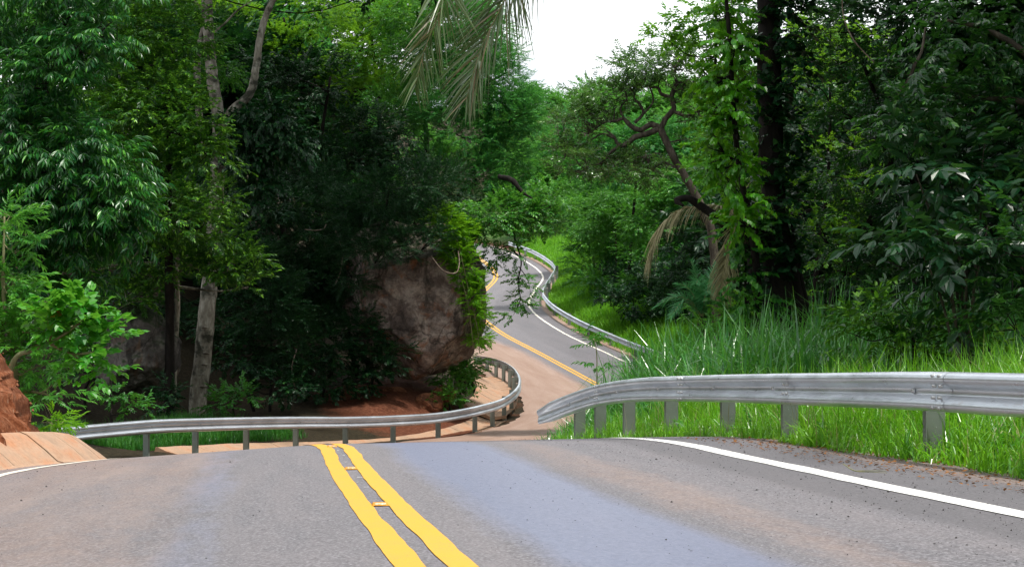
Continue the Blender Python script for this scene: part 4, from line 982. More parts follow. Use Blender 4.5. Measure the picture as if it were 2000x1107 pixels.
# overhanging branch beside the road with its dangling spray
def overhang():
    y = 67; b = (gx(905, 72.5), 72.5); z0 = h1(*b)
    t = thing('overhanging_tree', 'small tree dangling a leafy branch over the far road', 'tree', (b[0], b[1], z0))
    sp = B(67, (960, 425, 60, 30, 0), (1010, 415, 50, 35, .5), (925, 460, 30, 30, 0), (985, 465, 32, 22, 0), (1050, 435, 40, 28, .8), (1075, 395, 40, 30, 1), (1010, 500, 16, 20, 0), (1012, 545, 13, 20, 0), (1016, 590, 12, 20, 0), (1000, 620, 9, 10, 0), (960, 500, 14, 18, 0), (945, 540, 9, 12, 0), (1035, 565, 7, 10, 0))
    crown('crown', t, 'ovate', 'mid', sp, clump=.26, lai=3.3, seed=21)
    mb = MB(); mb.tube([(b[0], b[1], z0 - .1), W(915, 520, 71), W(930, 460, 69), W(965, 430, 67.4), W(1000, 432, 67), W(1006, 468, 67), W(1018, 510, 67), W(1012, 550, 67), W(1016, 585, 67), W(1003, 615, 67)], [.12, .11, .10, .08, .05, .035, .028, .022, .015, .006], 9, .1)
    mb.tube([W(990, 428, 67), W(1040, 425, 67.5), W(1080, 400, 68)], [.05, .035, .015], 7); mb.tube([W(1012, 500, 67), W(990, 480, 67), W(960, 500, 67)], [.03, .02, .01], 6); mb.tube([W(1013, 520, 67), W(1030, 545, 67), W(1036, 570, 67)], [.02, .014, .006], 6)
    mb.tube([W(975, 345, 67.5), W(1000, 352, 67), W(1020, 375, 66.8), W(1040, 388, 66.6)], [.09, .11, .07, .02], 8, .15)
    mb.build('trunk', M['darkbark'], t)
overhang()
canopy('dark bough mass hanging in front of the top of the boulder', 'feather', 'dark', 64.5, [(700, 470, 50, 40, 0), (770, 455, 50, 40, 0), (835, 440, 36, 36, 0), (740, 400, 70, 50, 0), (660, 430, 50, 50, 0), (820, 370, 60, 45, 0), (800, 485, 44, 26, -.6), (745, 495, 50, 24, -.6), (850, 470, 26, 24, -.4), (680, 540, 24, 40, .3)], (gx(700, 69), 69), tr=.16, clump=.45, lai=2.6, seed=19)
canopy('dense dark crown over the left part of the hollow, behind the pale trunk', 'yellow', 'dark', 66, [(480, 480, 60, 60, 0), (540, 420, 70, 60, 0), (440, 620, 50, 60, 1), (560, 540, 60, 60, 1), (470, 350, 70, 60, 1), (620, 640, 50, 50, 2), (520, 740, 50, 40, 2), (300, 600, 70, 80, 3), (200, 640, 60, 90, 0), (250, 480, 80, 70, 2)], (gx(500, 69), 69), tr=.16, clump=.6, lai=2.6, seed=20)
canopy('lofty unseen crown added above the frame to shade the hollow and the rail', 'far', 'dark', 60, [(700, -330, 220, 100, 0), (450, -340, 220, 100, 0), (850, -260, 120, 80, 3), (600, -330, 220, 100, -7), (300, -330, 200, 100, -6), (100, -300, 200, 120, -4)], (-30, 70), clump=.9, lai=4.5, tr=.14, seed=23)  # unseen crown, added to shade hollow and rail
def vines():
    t = thing('climbing_vine', 'sunlit yellow-green vine running down the right edge of the huge boulder', 'vine', W(925, 690, 66))
    sp = [pxblob(px, py, y, rx, rz, .5) for px, py, rx, rz, y in ((880, 450, 22, 22, 65.2), (895, 490, 22, 28, 65.3), (908, 530, 17, 28, 65.6), (920, 575, 15, 28, 65.9), (930, 620, 13, 28, 66.2), (936, 660, 11, 18, 66.3), (868, 430, 18, 18, 65.2), (905, 455, 18, 20, 66))]
    crown('leaves', t, 'lance', 'yellowgreen', sp, clump=.22, lai=5.5, seed=22)
    mb = MB(); mb.tube([W(937, 690, 66), W(932, 640, 66), W(918, 580, 65.6), W(905, 520, 65.2), W(890, 460, 65), W(870, 420, 65)], .018, 6); mb.tube([W(925, 680, 65.8), W(915, 600, 65.4), W(900, 540, 65.0), W(880, 470, 64.8)], .014, 6); mb.build('stem', M['stem'], t)
    for i, (pts, lab) in enumerate((([(842, 500, 64.5), (865, 528, 64.2), (890, 533, 64.2), (897, 515, 64.5), (895, 490, 64.8)], 'pale loop of vine hanging in front of the boulder'),
                       ([(655, 450, 66), (668, 490, 66), (665, 530, 65.8), (655, 555, 65.6)], 'thin bare vine hanging in the dark left of the boulder'),
                       ([(595, 448, 65), (615, 450, 65), (632, 447, 65), (637, 438, 65)], 'short pale bare twig high in the dark hollow'),
                       ([(580, 680, 64), (570, 720, 63.6), (577, 760, 63.5), (585, 775, 63.6)], 'bare vine dangling over the red earth'))):
        mb = MB(); mb.tube([W(*p) for p in pts], .022, 6); tag(mb.build('bare_vine', M['deadwood']), lab, 'vine')
vines()

# --- near left edge
tree('leafy_shrub', 'bright lance-leaved shrub growing up the left edge behind the red earth', 'shrub', 'lance', 'bright',
     B(31, (10, 430, 20, 35, 0), (25, 480, 28, 30, 0), (10, 540, 30, 40, .3), (40, 610, 48, 42, 0), (80, 650, 42, 38, .2), (60, 720, 50, 42, .4), (95, 770, 32, 26, 0), (20, 680, 45, 50, 0), (120, 650, 26, 20, .3), (25, 560, 26, 26, 0)),
     tpts=[(-8.6, 31.6, h1(-8.6, 31.6) - .1), (-8.7, 31.3, .0), (-8.8, 31, 1.0), (-8.8, 31, 2.4)], tr=[.06, .05, .035, .015], bark='stem', clump=.26, lai=4.2, seed=31)
def heart_branch():
    y = 28.5; t = thing('young_tree', 'leaning young tree with heart-shaped leaves, one of them orange, above the rail end', 'tree', (gx(-20, 29), 29, h1(gx(-20, 29), 29)))
    sp = B(y, (185, 612, 26, 20, 0), (150, 600, 20, 14, 0), (120, 605, 22, 16, .2), (95, 620, 16, 12, 0), (200, 665, 28, 20, 0), (185, 690, 32, 16, 0), (195, 725, 22, 18, 0), (150, 640, 26, 14, .2), (120, 660, 22, 14, 0), (165, 705, 18, 12, 0))
    crown('crown', t, 'heart', 'heart', sp, clump=.16, lai=1.5, seed=32)
    mb = MB(); b = t.location
    mb.tube([tuple(b), W(20, 720, y), W(62, 684, y), W(100, 668, y), W(140, 642, y), (W(175, 612, y))], [.06, .045, .03, .026, .02, .01], 8)
    mb.tube([W(95, 670, y), W(140, 690, y), W(180, 688, y), W(215, 680, y)], [.024, .02, .016, .008], 7); mb.tube([W(95, 672, y), W(100, 650, y), W(92, 625, y)], [.02, .016, .01], 6); mb.tube([W(140, 690, y), W(165, 712, y), W(185, 730, y)], [.014, .012, .008], 6)
    mb.build('trunk', M['stem'], t)
    cc = W(180, 720, y - .3); mb = MB(); mb.add(cc + A([[-.06, 0, 0], [-.02, -.03, .05], [.06, 0, .03], [.03, -.03, -.05]]), [[0, 1, 2, 3]])
heart_branch()
tree('weedy_plant', 'yellow-green weed sprouting where the red earth meets the left rail end', 'plant', 'lance', 'yellowgreen',
     B(33, (95, 820, 22, 10, 0), (118, 830, 16, 8, 0)), tpts=[(gx(100, 33), 33, h1(gx(100, 33), 33) - .05), W(100, 825, 33)], tr=[.02, .01], bark='stem', clump=.2, lai=3.5, seed=33)

# --- centre right: twisted tree and the thicket behind it
def twisted():
    y = 60; b = (gx(1400, 60.5), 60.5); z0 = h1(*b)
    t = thing('twisted_tree', 'thin-crowned tree with twisting dark limbs against the sky', 'tree', (b[0], b[1], z0))
    mb = MB(); r = .13
    def p(l, rr): mb.tube([W(a, c_, y + (dy[0] if dy else 0)) for a, c_, *dy in l], rr, 9, .12, n=7)
    mb.tube([(b[0], b[1], z0 - .1), W(1395, 500, y), W(1372, 410, y), W(1340, 348, y), W(1318, 312, y), W(1300, 275, y), W(1290, 252, y)], [.16, .15, .14, .13, .13, .12, .12], 12, .14)
    p([(1290, 255), (1300, 232), (1316, 212), (1312, 188), (1322, 165), (1335, 162)], [.10, .095, .09, .085, .07, .05])
    p([(1312, 190), (1292, 184), (1285, 172), (1268, 172)], [.07, .06, .045, .02]); p([(1322, 165), (1318, 140), (1328, 118), (1350, 100)], [.06, .05, .035, .01])
    p([(1288, 248), (1270, 244), (1250, 254), (1232, 246), (1218, 232), (1205, 236), (1180, 240), (1150, 262)], [.10, .10, .09, .08, .065, .05, .035, .015])
    p([(1286, 252), (1262, 262), (1240, 268), (1220, 284), (1206, 280), (1200, 268), (1185, 255)], [.11, .105, .10, .085, .06, .045, .02])
    p([(1212, 284), (1190, 300), (1175, 318), (1150, 325), (1135, 340)], [.07, .05, .04, .03, .01]); p([(1240, 240), (1256, 222), (1250, 205), (1238, 190), (1245, 172)], [.055, .05, .045, .035, .015])
    p([(1258, 222), (1275, 200), (1272, 178), (1262, 160)], [.04, .03, .03, .012]); p([(1316, 218), (1330, 224), (1345, 226), (1370, 215), (1395, 218)], [.06, .05, .045, .03, .012]); p([(1200, 270), (1175, 262), (1140, 282), (1110, 285)], [.04, .03, .022, .01])
    p([(1218, 232), (1212, 212), (1225, 190), (1215, 168)], [.035, .03, .02, .01]); p([(1330, 330), (1300, 318), (1285, 300), (1262, 305)], [.05, .035, .025, .01])
    sp = B(60, (1250, 135, 75, 26, 0), (1180, 195, 55, 32, 0), (1125, 250, 42, 32, 0), (1330, 100, 45, 28, 0), (1290, 150, 55, 25, .3), (1200, 335, 60, 26, .3), (1140, 320, 50, 24, 0), (1100, 300, 34, 24, 0), (1380, 160, 40, 36, 0), (1280, 340, 45, 22, .4), (1220, 175, 45, 20, -.3), (1370, 250, 30, 34, .3), (1160, 230, 40, 28, .5), (1350, 200, 30, 22, -.2), (1240, 310, 30, 18, 0))
    _, CC = crown('crown', t, 'olive', 'olive', sp, clump=.32, lai=2.4, seed=41)
    V0 = np.concatenate(mb.V)
    for C in CC:
        for q in C[rng.permutation(len(C))[:9]]:
            dd = np.linalg.norm(V0 - q, axis=1); k = int(dd.argmin())
            if dd[k] < 2.4: m2 = (V0[k] + q) / 2 + rng.normal(0, .10, 3); mb.tube([V0[k], m2, q], [.022, .016, .006], 5, n=4)
    mb.build('trunk', M['olivebark'], t)
twisted()
canopy('leafy tree with a bright crown above and right of the twisted limbs', 'ovate', 'vine', 48, [(1410, 60, 50, 50, 0), (1370, 110, 34, 34, .5), (1440, 140, 45, 60, 0), (1395, 200, 40, 45, .3), (1300, 75, 22, 14, 0), (1340, 60, 30, 18, 0), (1440, 10, 50, 45, 0), (1380, 30, 26, 20, .5), (1425, 290, 44, 50, 0), (1440, 370, 40, 44, 0), (1395, 340, 28, 30, .3), (1450, 440, 34, 40, 0)], (gx(1480, 49), 49), tr=.14, clump=.4, lai=3.0, seed=42)
for nm, mat, y, sp, lab, bx, sd_ in (
    ('thicket_tree', 'feather', 158, [(1090, 400, 60, 60, 0), (1060, 330, 50, 60, 1), (1120, 340, 50, 50, 2), (1060, 450, 45, 45, 0), (1010, 360, 40, 60, 3)], 'mid-green tree standing where the far road disappears', 1085, 51),
    ('thicket_tree', 'mid', 116, [(1190, 450, 70, 60, 0), (1160, 520, 50, 55, 0), (1220, 380, 70, 50, 1), (1140, 430, 45, 45, 1), (1225, 520, 45, 40, .5)], 'rounded green tree above the grass slope of the distant rail', 1185, 52),
    ('thicket_tree', 'mid', 100, [(1290, 420, 70, 60, 0), (1270, 500, 50, 50, 0), (1340, 370, 60, 50, 0), (1250, 570, 40, 40, -.5), (1300, 560, 40, 40, 1)], 'green tree behind the dead palm frond', 1290, 53),
    ('thicket_tree', 'dark', 87, [(1350, 480, 60, 60, 0), (1400, 550, 50, 60, 0), (1340, 560, 50, 50, 1), (1420, 450, 50, 60, 0)], 'dark tree behind the small green palm', 1380, 54),
    ('thicket_tree', 'feather', 105, [(1160, 320, 60, 60, 0), (1110, 270, 50, 50, 1), (1220, 290, 60, 55, 0), (1280, 270, 60, 60, 0), (1340, 300, 60, 60, 0), (1400, 330, 60, 60, 0)], 'row-like green crown showing through the twisted limbs', 1230, 55)):
    canopy(lab, 'far' if y > 150 else 'yellow', mat, y, sp, (gx(bx, y + 2), y + 2), tr=.2, name=nm, clump=.6 if y < 150 else 1., lai=2.8, seed=sd_)
shrub('light green shrub at the edge of the grass below the small palm', 'ovate', 'vine', 43, (1420, 625, 32, 20, 0), (1460, 600, 26, 30, 0), (1390, 640, 24, 14, 0), clump=.3, lai=2.8)
shrub('dark bush in the recess between the round tree and the dead palm frond', 'yellow', 'dark', 97, (1200, 580, 34, 34, 0), (1240, 600, 34, 30, 0), (1270, 550, 34, 40, 1), clump=.5, lai=3)
shrub('dark bush behind the small green palm, on its left', 'yellow', 'dark', 95, (1310, 590, 40, 36, 0), (1350, 600, 40, 40, 0), (1300, 530, 40, 40, 1), clump=.5, lai=3)
shrub('dark bush behind the small green palm, on its right', 'yellow', 'dark', 70, (1420, 560, 44, 50, 0), (1470, 520, 40, 60, 0), (1440, 480, 40, 50, .6), clump=.5, lai=3, base=(9.3, 70.5))
shrub('green shrub at the right end of the distant guardrail', 'yellow', 'mid', 108, (1180, 590, 30, 22, 0), (1230, 600, 34, 24, 0), (1160, 560, 30, 30, .8), clump=.35, lai=3.2)

# --- right: dark trunk, vine tower, shaded wood, near branches
def dark_trunk():
    y = 38.5; b = (gx(1528, y), y); z0 = h1(*b); cx = gx(1503, y)
    t = thing('dark_trunk_tree', 'thick black straight trunk wrapped in ivy, right of the bright vines', 'tree', (b[0], b[1], z0))
    mb = MB(); mb.tube([(b[0], b[1], z0 - .1), W(1522, 600, y), W(1514, 480, y), W(1508, 340, y), W(1504, 200, y), W(1500, 60, y), W(1496, -80, y), W(1492, -260, y)], [.34, .30, .27, .26, .26, .25, .24, .2], 16, .14, 3)
    mb.tube([W(1575, 660, y), W(1562, 590, y), W(1548, 500, y), W(1530, 420, y), W(1520, 340, y)], [.12, .10, .08, .06, .04], 9, .12); mb.tube([W(1590, 650, y + .3), W(1565, 540, y), W(1545, 430, y)], [.05, .04, .03], 7)
    mb.tube([W(1508, 470, y), W(1470, 455, y), W(1432, 448, y), W(1400, 425, y - .2), W(1372, 405, y - .2), (W(1345, 388, y - .3)), W(1322, 392, y - .3), W(1335, 402, y - .4)], [.16, .15, .14, .11, .09, .08, .07, .03], 10, .14)
    mb.build('trunk', M['darkbark'], t)
    sp = [pxblob(px, py, y - .35, rx, rz, .3) for px, py, rx, rz in ((1540, 60, 22, 50), (1545, 150, 20, 50), (1520, 200, 16, 30), (1545, 250, 20, 50), (1525, 330, 22, 40), (1545, 390, 18, 40), (1515, 440, 20, 40), (1500, 520, 16, 30), (1535, 0, 25, 40), (1545, 480, 14, 30), (1490, 390, 12, 40), (1500, 100, 12, 40), (1505, 260, 12, 40), (1510, 560, 16, 30), (1495, 180, 8, 30))]
    crown('ivy', t, 'heart', 'dark', sp, clump=.2, lai=3.6, seed=61)
    crown('crown', t, 'far', 'dark', B(y, (1500, -230, 220, 110, 0), (1650, -180, 180, 90, 1), (1400, -200, 120, 80, 2), (1560, -120, 90, 50, 1.5)), clump=.8, lai=3, seed=62)
dark_trunk()
tree('vine_covered_tree', 'tree buried under bright heart-leaved vines, just left of the black trunk', 'tree', 'vine', 'vine',
     B(36.5, (1415, 30, 30, 40, .6), (1436, 95, 20, 34, 0), (1410, 150, 28, 30, .3), (1440, 175, 18, 28, 0), (1400, 215, 26, 28, .2), (1438, 245, 20, 36, .2), (1405, 290, 30, 28, .2), (1440, 320, 18, 30, 0), (1425, 375, 24, 26, 0), (1450, 400, 14, 24, .3), (1390, 240, 14, 16, .5), (1392, 330, 14, 16, .4), (1445, 440, 14, 20, 0), (1385, 150, 14, 16, .6)),
     tpts=[(gx(1490, 38.6), 38.6, h1(gx(1490, 38.6), 38.6) - .1), W(1475, 500, 38), W(1440, 300, 37.4), W(1425, 80, 37), W(1415, -40, 37)], tr=[.10, .08, .06, .05, .03], clump=.26, lai=4.2, droop=.5, seed=63)
shrub('vine thicket with bright leaves at the foot of the black trunk, left side', 'vine', 'mid', 39.5, (1460, 480, 28, 30, -1.5), (1450, 545, 28, 32, -1.5), (1475, 590, 26, 28, -1.5), (1465, 440, 20, 30, -1.5), (1440, 600, 24, 28, -1), clump=.3, lai=2.8, name='vine_thicket', cat='vines')
canopy('wall of leaves lit from behind, just right of the black trunk', 'ovate', 'canopylit', 58, [(1600, 60, 60, 60, 0), (1600, 170, 60, 60, 0), (1620, 280, 60, 60, 0), (1590, 390, 55, 60, 0), (1620, 490, 60, 60, 0), (1590, 580, 50, 40, 0), (1680, 120, 50, 60, 1), (1690, 380, 50, 60, 1)], (gx(1620, 60), 60), tr=.16, clump=.5, lai=1.5, seed=64)
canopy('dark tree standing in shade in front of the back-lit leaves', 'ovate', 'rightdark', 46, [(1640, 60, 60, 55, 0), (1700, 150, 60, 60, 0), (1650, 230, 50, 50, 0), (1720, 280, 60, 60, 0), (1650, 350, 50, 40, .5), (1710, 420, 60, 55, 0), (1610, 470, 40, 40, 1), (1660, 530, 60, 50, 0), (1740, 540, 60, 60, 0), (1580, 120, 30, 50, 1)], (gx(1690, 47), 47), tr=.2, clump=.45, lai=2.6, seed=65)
canopy('large shaded tree filling the far right behind the near boughs', 'yellow', 'dark', 42, [(1800, 60, 90, 80, 0), (1900, 150, 90, 80, 0), (1820, 250, 90, 80, 1), (1950, 300, 90, 80, 0), (1820, 420, 80, 80, 1.5), (1920, 500, 90, 80, 1), (2010, 80, 90, 90, 0), (1780, 560, 70, 60, 2), (2030, 420, 80, 80, 0), (1880, 620, 90, 50, 1)], (gx(1900, 44), 44), tr=.26, clump=.6, lai=2.6, seed=66)
canopy('deep shaded tree at the back of the right-hand wood', 'far', 'dark', 64, [(1640, -10, 80, 50, 2), (1750, 10, 80, 50, 2), (1870, -20, 90, 50, 2), (1560, 60, 60, 80, 3), (1560, 420, 50, 80, 3), (1700, 60, 90, 80, 0), (1800, 200, 110, 90, 0), (1680, 330, 90, 90, 0), (1900, 400, 110, 90, 0), (1750, 480, 100, 90, 0), (1980, 200, 100, 100, 0), (1600, 520, 80, 70, 3), (1900, 580, 100, 70, 0), (1560, 250, 60, 90, 6)], (gx(1800, 66), 66), tr=.3, clump=.9, lai=3.0, seed=67)
canopy('lofty unseen crown added above the frame to shade the right-hand wood', 'far', 'dark', 44, [(1700, -330, 260, 130, 0), (1950, -300, 260, 130, 0), (1850, -330, 260, 130, -8), (1600, -300, 200, 120, 6), (2150, 0, 160, 260, -4), (2200, 300, 150, 260, -2), (2200, 300, 150, 260, -8), (2050, -200, 220, 150, -10)], (gx(2060, 46), 46), clump=.9, lai=4, tr=.14, seed=68)  # crown added out of view to darken the right-hand wood
def near_boughs():
    y = 26; b = (gx(2120, 26.5), 26.5); z0 = h1(*b)
    t = thing('bough_tree', 'tree off the right edge whose leafy boughs reach in with broad pointed leaves', 'tree', (b[0], b[1], z0))
    sp = B(y, (1850, 90, 60, 34, 0), (1920, 50, 60, 40, .3), (1970, 120, 50, 40, 0), (1900, 150, 50, 30, 0), (1830, 175, 36, 18, -.3), (1770, 185, 28, 14, -.4), (1790, 230, 30, 18, -.4), (1745, 235, 24, 16, -.4), (1740, 265, 22, 14, -.4), (1860, 215, 45, 22, 0), (1940, 210, 50, 30, 0), (1990, 260, 36, 40, 0), (1820, 120, 30, 22, -.2), (1990, 30, 60, 50, .4), (1860, 20, 50, 30, .5), (1880, 250, 30, 16, -.2))
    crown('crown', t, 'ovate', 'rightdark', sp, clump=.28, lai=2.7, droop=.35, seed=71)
    mb = MB(); mb.tube([(b[0], b[1], z0 - .1), W(2115, 400, 26.4), W(2100, 150, 26.3), W(2090, -60, 26)], [.2, .17, .14, .08], 12, .1)
    mb.tube([W(2105, 200, 26.3), W(2010, 110, 26), W(1930, 60, 26), W(1850, 40, 26)], [.09, .06, .04, .02], 8); mb.tube([W(2105, 240, 26.3), W(2000, 200, 26), W(1900, 190, 26), W(1840, 170, 25.8)], [.08, .05, .03, .01], 8)
    mb.tube([W(1808, 55, 25.9), W(1800, 100, 25.8), W(1785, 130, 25.7), W(1778, 150, 25.7), W(1755, 185, 25.7), W(1742, 210, 25.7)], [.018, .022, .03, .025, .012, .006], 7)
    mb.tube([W(2100, 300, 26.2), W(1990, 240, 26), W(1920, 232, 25.9), W(1850, 190, 25.8)], [.05, .02, .012, .006], 7); mb.tube([W(1990, 225, 25.9), W(1935, 245, 25.8), W(1922, 290, 25.8), W(1918, 330, 25.8)], [.01, .012, .008, .006], 6)
    mb.build('trunk', M['olivebark'], t)
    mb = MB(); mb.tube([W(1645, -30, 30), W(1647, 30, 30), W(1665, 75, 30), W(1690, 105, 30), W(1708, 122, 30)], .010, 6); tag(mb.build('bare_vine', M['deadwood']), 'thin pale vine curving down high on the right in the dark wood', 'vine')
near_boughs()
def bigleaf(label, y, sp, base, n_per=9):
    t = thing('broad_leaf_plant', label, 'plant', (base[0], base[1], h1(*base)))
    bl = B(y, *sp); o, CC = crown('leaves', t, 'big', 'bigleaf', bl, clump=.28, lai=1.1, seed=int(y * 10))
    mb = MB(); z0 = h1(*base)
    for b_ in bl: c = A(b_[:3]); mb.tube([(base[0], base[1], z0 - .1), (base[0] * .6 + c[0] * .4, base[1] * .6 + c[1] * .4, z0 * .4 + c[2] * .6), c], [.03, .02, .010], 7)
    mb.build('stem', M['olivebark'], t)
bigleaf('tall plant with very large dull leaves under the right-hand boughs', 25.5, [(1850, 310, 42, 24, 0), (1790, 340, 26, 20, 0), (1880, 350, 30, 30, 0), (1830, 380, 36, 24, .2), (1925, 345, 18, 30, 0)], (gx(1890, 26), 26))
bigleaf('large-leaved plant lower down, in front of the darkest shade on the right', 24.8, [(1790, 470, 32, 18, 0), (1840, 480, 40, 26, 0), (1890, 500, 40, 34, .2), (1930, 440, 24, 36, 0), (1850, 550, 44, 30, .2), (1900, 590, 40, 30, .3)], (gx(1880, 25.2), 25.2))
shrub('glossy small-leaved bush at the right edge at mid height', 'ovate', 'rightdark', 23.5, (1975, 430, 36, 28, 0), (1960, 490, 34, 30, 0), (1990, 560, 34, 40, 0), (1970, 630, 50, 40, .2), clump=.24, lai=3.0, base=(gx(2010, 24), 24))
shrub('low dark bush behind the rail, between the tall grass and the right edge', 'small', 'small', 26, (1690, 620, 34, 24, 0), (1740, 610, 40, 30, .3), (1790, 620, 40, 34, .3), (1730, 660, 60, 30, .3), (1820, 660, 60, 36, 0), (1900, 670, 60, 36, 0), (1660, 650, 30, 24, .2), clump=.28, lai=2.6, base=(gx(1780, 26.5), 26.5))
def sapling():
    y = 31; b = (gx(1162, y), y); t = thing('sapling', 'slim sapling with long drooping leaves standing in the grass against the far road', 'sapling', (b[0], b[1], h1(*b)))
    c = W(1158, 655, y); P = c + rng.normal(0, 1, (16, 3)) * A([.13, .1, .07]) - A([0, 0, 1]) * np.r_[np.zeros(9), rng.uniform(.1, .6, 7)][:, None]; ax = nrm(rng.normal(0, 1, (16, 3)) * A([1, 1, .2]) + A([0, 0, .1]))
    V, Q = sprays('drooping', P, ax, np.full(16, .45)); mesh_np('leaves', V, Q, M['mid'], t, smooth=False)
    mb = MB(); mb.tube([(b[0], b[1], h1(*b) - .05), W(1166, 710, y), W(1160, 655, y)], [.012, .010, .006], 6); mb.build('stem', M['stem'], t)
sapling()

# --- the wooded hills: a few trees built once, then copied
def proto(name, spec, mat, seed, n=8, R_=3.0, Hh=9.0, **k):
    r = np.random.default_rng(seed); bl = []
    for i in range(n):
        a = i * 2.4; q = .15 + .85 * math.sqrt(i / n); rr = R_ * r.uniform(.42, .62)
        bl.append((math.cos(a) * R_ * q * .85, math.sin(a) * R_ * q * .85, Hh * (1 - .42 * q * q) - R_ * .3 + r.normal(0, .3), rr, rr, rr * .72))
    t = thing(name, None, 'tree', (0, 0, 0)); o, CC = crown('crown', t, spec, mat, bl, **k)
    limbs(t, 'olivebark', [(0, 0, -.6), (.1, 0, Hh * .3), (0, .1, Hh * .6), (0, 0, Hh * .8)], [.13, .10, .07, .03], bl, CC, twigs=2); return t
def place(pr, x, y, s, rz, label, group, first, dz=0):
    if first: r = pr
    else:
        r = pr.copy(); COL.objects.link(r)
        for ch in pr.children: c = ch.copy(); COL.objects.link(c); c.parent = r; c.matrix_parent_inverse = ch.matrix_parent_inverse.copy()
    r.location = (x, y, h1(x, y) - .2 + dz); r.rotation_euler = (0, 0, rz); r.scale = (s, s, s * 1.05); r['label'] = label; r['group'] = group; return r
pm = [proto('hill_tree', 'yellow', 'mid', 1, 9, 3.2, 9.5, clump=.7, lai=2.4), proto('hill_tree', 'yellow', 'feather', 2, 8, 3.0, 8.5, clump=.7, lai=2.4), proto('hill_tree', 'far', 'dark', 3, 9, 3.4, 10, clump=.9, lai=3)]
pf = [proto('far_hill_tree', 'far', 'far', 4, 9, 4.5, 10, clump=1.1, lai=2.6), proto('far_hill_tree', 'far', 'far', 5, 7, 4.0, 9, clump=1.1, lai=2.6)]
def shrub_proto(spec, mat, seed, **k):
    r = np.random.default_rng(seed); bl = [(r.normal(0, 1.0), r.normal(0, .7), r.uniform(.3, 1.9), r.uniform(.7, 1.1), r.uniform(.7, 1.1), r.uniform(.6, .9)) for _ in range(6)]
    t = thing('understory_bush', None, 'bush', (0, 0, 0)); o, CC = crown('leaves', t, spec, mat, bl, **k); limbs(t, 'olivebark', [(0, 0, -.4), (.05, 0, .6), (0, .1, 1.6)], [.05, .04, .02], bl, CC, twigs=1, name='stem'); return t
pb = [shrub_proto('yellow', 'mid', 21, clump=.5, lai=2.8), shrub_proto('yellow', 'feather', 22, clump=.5, lai=2.8), shrub_proto('yellow', 'dark', 23, clump=.5, lai=2.8)]
used = set(); r3 = np.random.default_rng(5)
def put(k, pool, *a):
    pr = pool[k]; key = (id(pool), k); place(pr, *a, key not in used); used.add(key)
for row, (y, x0, x1, st) in enumerate(((84, -24, -9, 4.4), (93, -30, -7.5, 4.6), (103, -34, -8.5, 5), (115, -38, -9, 5.5), (130, -44, -8, 6))):
    for x in np.arange(x0, x1, st):
        xx, yy = x + r3.normal(0, .8), y + r3.normal(0, 1.4)
        if abs(road_near([xx], [yy])[0][0]) < 6.4: continue
        k = 2 if row < 1 or r3.random() < .25 else int(r3.integers(0, 2))
        put(k, pm, xx, yy, r3.uniform(.85, 1.25) * (1 if y < 90 else 1.3 if xx < -.12 * yy else 1.0), r3.uniform(0, 6), 'leafy tree of the dense wood covering the hill behind the boulder', 'trees massed on the left-hand hill')
for row, (y, x0, x1, st) in enumerate(((72, 16, 38, 5), (84, 13, 40, 5), (97, 11, 40, 5.2), (112, 7, 42, 5.6), (128, 5.5, 44, 6))):
    for x in np.arange(x0, x1, st):
        xx, yy = x + r3.normal(0, .8), y + r3.normal(0, 1.4)
        if abs(road_near([xx], [yy])[0][0]) < 7: continue
        px = 1000 + xx / yy * FPX; s = r3.uniform(.8, 1.1) * (.75 if px < 1440 else 1.15)
        k = int(r3.integers(0, 2)) if px < 1500 else 2
        put(k, pm, xx, yy, s, r3.uniform(0, 6), 'leafy tree of the wood beyond the twisted tree and the dark trunk', 'trees massed on the right-hand hill')
for y, x0, x1, st in ((146, -3, 22, 6), (162, -4, 30, 7), (180, -8, 34, 8), (205, -16, 40, 8.5), (235, -22, 40, 9), (270, -26, 46, 10)):
    for x in np.arange(x0, x1, st):
        xx, yy = x + r3.normal(0, 1.2), y + r3.normal(0, 2.5)
        if abs(road_near([xx], [yy])[0][0]) < 7.5: continue
        put(int(r3.integers(0, 2)), pf, xx, yy, r3.uniform(.8, 1.15) * (.8 if y < 170 else .75 if y < 190 else .62 if y < 220 else .42), r3.uniform(0, 6), 'pale green tree on the far hilltop under the bright sky', 'trees on the far hill')

for x, y, s_ in ((14.5, 28, 1.7), (18, 36, 1.9), (21, 45, 2.0), (25, 54, 2.0), (29, 64, 2.0), (22, 30, 2.1), (27, 40, 2.1), (33, 52, 2.2), (20, 50, 1.6)):  # trees added out of view to cast shade on the right-hand wood
    put(2, pm, x, y, s_, r3.uniform(0, 6), 'big tree added unseen beyond the right edge of the view to shade the wood', 'big trees shading the right-hand wood')
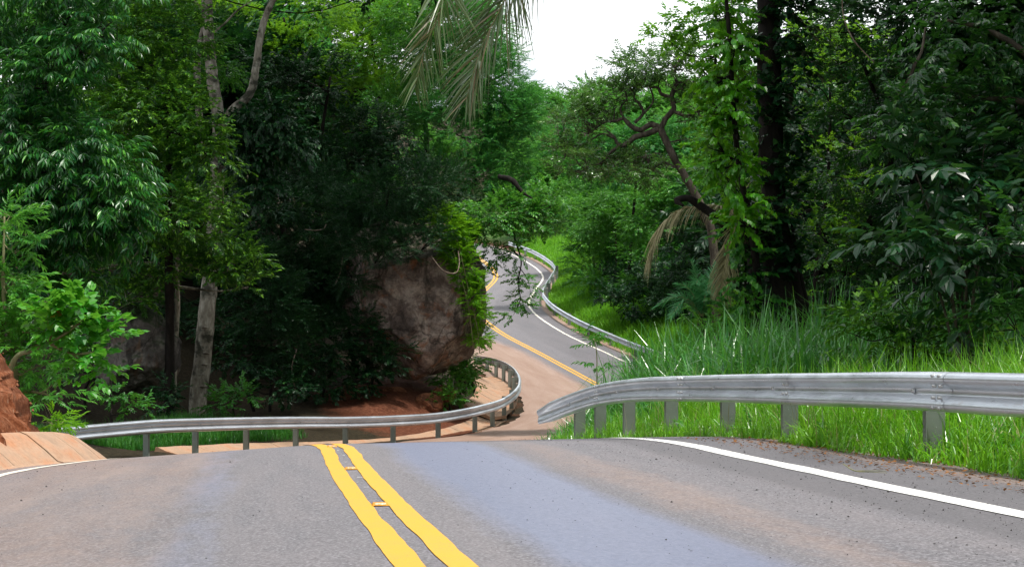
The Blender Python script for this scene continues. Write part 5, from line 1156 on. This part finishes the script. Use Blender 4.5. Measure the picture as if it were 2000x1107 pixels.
# trees along the road outside the frame: they close off the low sky, as the wood round the photographer does
for x, y, s_ in ((13, -2, 1.4), (13.5, 6, 1.4), (15, 14, 1.4), (12.5, -11, 1.5), (13, -20, 1.4), (19, 2, 1.7), (20, -10, 1.7), (17.5, 22, 1.4), (4, -44, 1.6), (18, -26, 1.7), (-2, -50, 1.7), (14, -38, 1.6),
                 (-8, -1, 1.4), (-9.5, 7, 1.4), (-12, 14, 1.3), (-15, 23, 1.3), (-6, -10, 1.5), (-4.5, -20, 1.5), (-14, -4, 1.7), (-15, 9, 1.7), (-13, -16, 1.7), (-2, -32, 1.6), (-10, -34, 1.7), (-21, 31, 1.5), (-23, 19, 1.7)):
    put(int(r3.integers(0, 2)), pm, x, y, s_, r3.uniform(0, 6), 'roadside tree of the wood around the camera', 'roadside trees beside and behind the camera')
for nm, mat, y, sp, lab, bx, sd_ in (('understory_shrub', 'dark', 61, [(470, 700, 60, 50, 0), (540, 760, 50, 32, .3), (440, 640, 40, 50, 1)], 'dark undergrowth right of the foot of the pale trunk', 500, 81),
    ('understory_shrub', 'dark', 56, [(270, 640, 50, 50, 2), (170, 700, 50, 50, 0), (130, 640, 60, 50, 1), (200, 600, 50, 40, 1)], 'dark undergrowth around and left of the grey mossy boulder', 170, 82),
    ('understory_shrub', 'dark', 66, [(590, 680, 50, 50, 0), (650, 620, 40, 60, 1), (560, 620, 60, 60, 1.5), (640, 560, 50, 60, 2)], 'dark undergrowth midway between the pale trunk and the huge boulder', 600, 83)):
    canopy(lab, 'feather' if sd_ == 83 else 'ovate', mat, y, sp, (gx(bx, y + 1), y + 1), tr=.08, name=nm, clump=.4, lai=2.2, seed=sd_)
# broad-leaved weeds and dry stalks mixed into the verge
def weeds():
    spots = ((3.05, 16.9, .16, 'small broad-leaved weed in the verge behind the near rail, closest to the nearest post'), (2.2, 22.6, .18, 'small broad-leaved weed in the verge where the near rail begins to curve'),
             (3.75, 13.4, .15, 'small broad-leaved weed at the foot of the nearest rail post'), (1.75, 26.2, .2, 'small broad-leaved weed behind the far end of the near rail'), (2.75, 20.3, .15, 'small broad-leaved weed midway along the near rail'))
    for x, y, s_, lab in spots:
        z = h1(x, y); t = thing('verge_weed', lab, 'weed', (x, y, z), 'weeds in the right verge')
        n = 9; P = A([x, y, z + .10]) + rng.normal(0, 1, (n, 3)) * A([.06, .06, .07]); ax = nrm(rng.normal(0, 1, (n, 3)) * A([1, 1, .3]) + A([0, 0, .35]))
        V, Q = sprays('ovate', P, ax, np.full(n, s_ / .3)); mesh_np('leaves', V, Q, M['mid'], t, smooth=False)
        mb = MB()
        for p in P: mb.tube([(x, y, z - .02), (x * .5 + p[0] * .5, y * .5 + p[1] * .5, z + .06), p], [.004, .003, .002], 5, n=3)
        mb.build('stem', M['stem'], t)
    X, Y, d_, k = along(RR, 900, .0, 2.8, .12, 1.0); n = len(X)
    V, Q = blades(np.stack([X, Y, H(X, Y) - .02], 1), rng.uniform(.35, .8, n), .0035 * rng.uniform(.7, 1.6, n), np.abs(rng.normal(.25, .3, n)), rng.uniform(0, 6.28, n))
    tag(mesh_np('dry_grass_stalks', V, Q, M['deadpalm'], smooth=False), 'dry straw-coloured stalks scattered through the green verge by the near rail', 'dry grass', kind='stuff')
weeds()

for y, x0, x1, st, grp in ((92, 9.5, 20, 2.3, 'r'), (101, 6.5, 20, 2.4, 'r'), (111, 4.6, 22, 2.6, 'r'), (122, 5.0, 22, 2.8, 'r'), (136, 4.5, 22, 3, 'r'), (78, 11.5, 24, 2.4, 'r'), (68, 10.5, 22, 2.4, 'r'),
                           (80, -16, -7.5, 2.4, 'l'), (74, -15, -6.5, 2.2, 'l'), (90, -20, -7.5, 2.6, 'l')):
    for x in np.arange(x0, x1, st):
        xx, yy = x + r3.normal(0, .4), y + r3.normal(0, .9)
        if abs(road_near([xx], [yy])[0][0]) < (8.6 if grp == 'r' else 6.6): continue
        r_ = grp == 'r'; k = int(r3.choice([0, 0, 1, 2])) if r_ and 1000 + xx / yy * FPX < 1480 else 2
        put(k, pb, xx, yy, r3.uniform(.75, 1.35), r3.uniform(0, 6), 'bush of the undergrowth between the distant guardrail and the right-hand wood' if r_ else 'bush of the dark undergrowth on the slope behind the huge boulder',
            'undergrowth bushes on the right-hand hill' if r_ else 'undergrowth bushes on the left-hand hill')
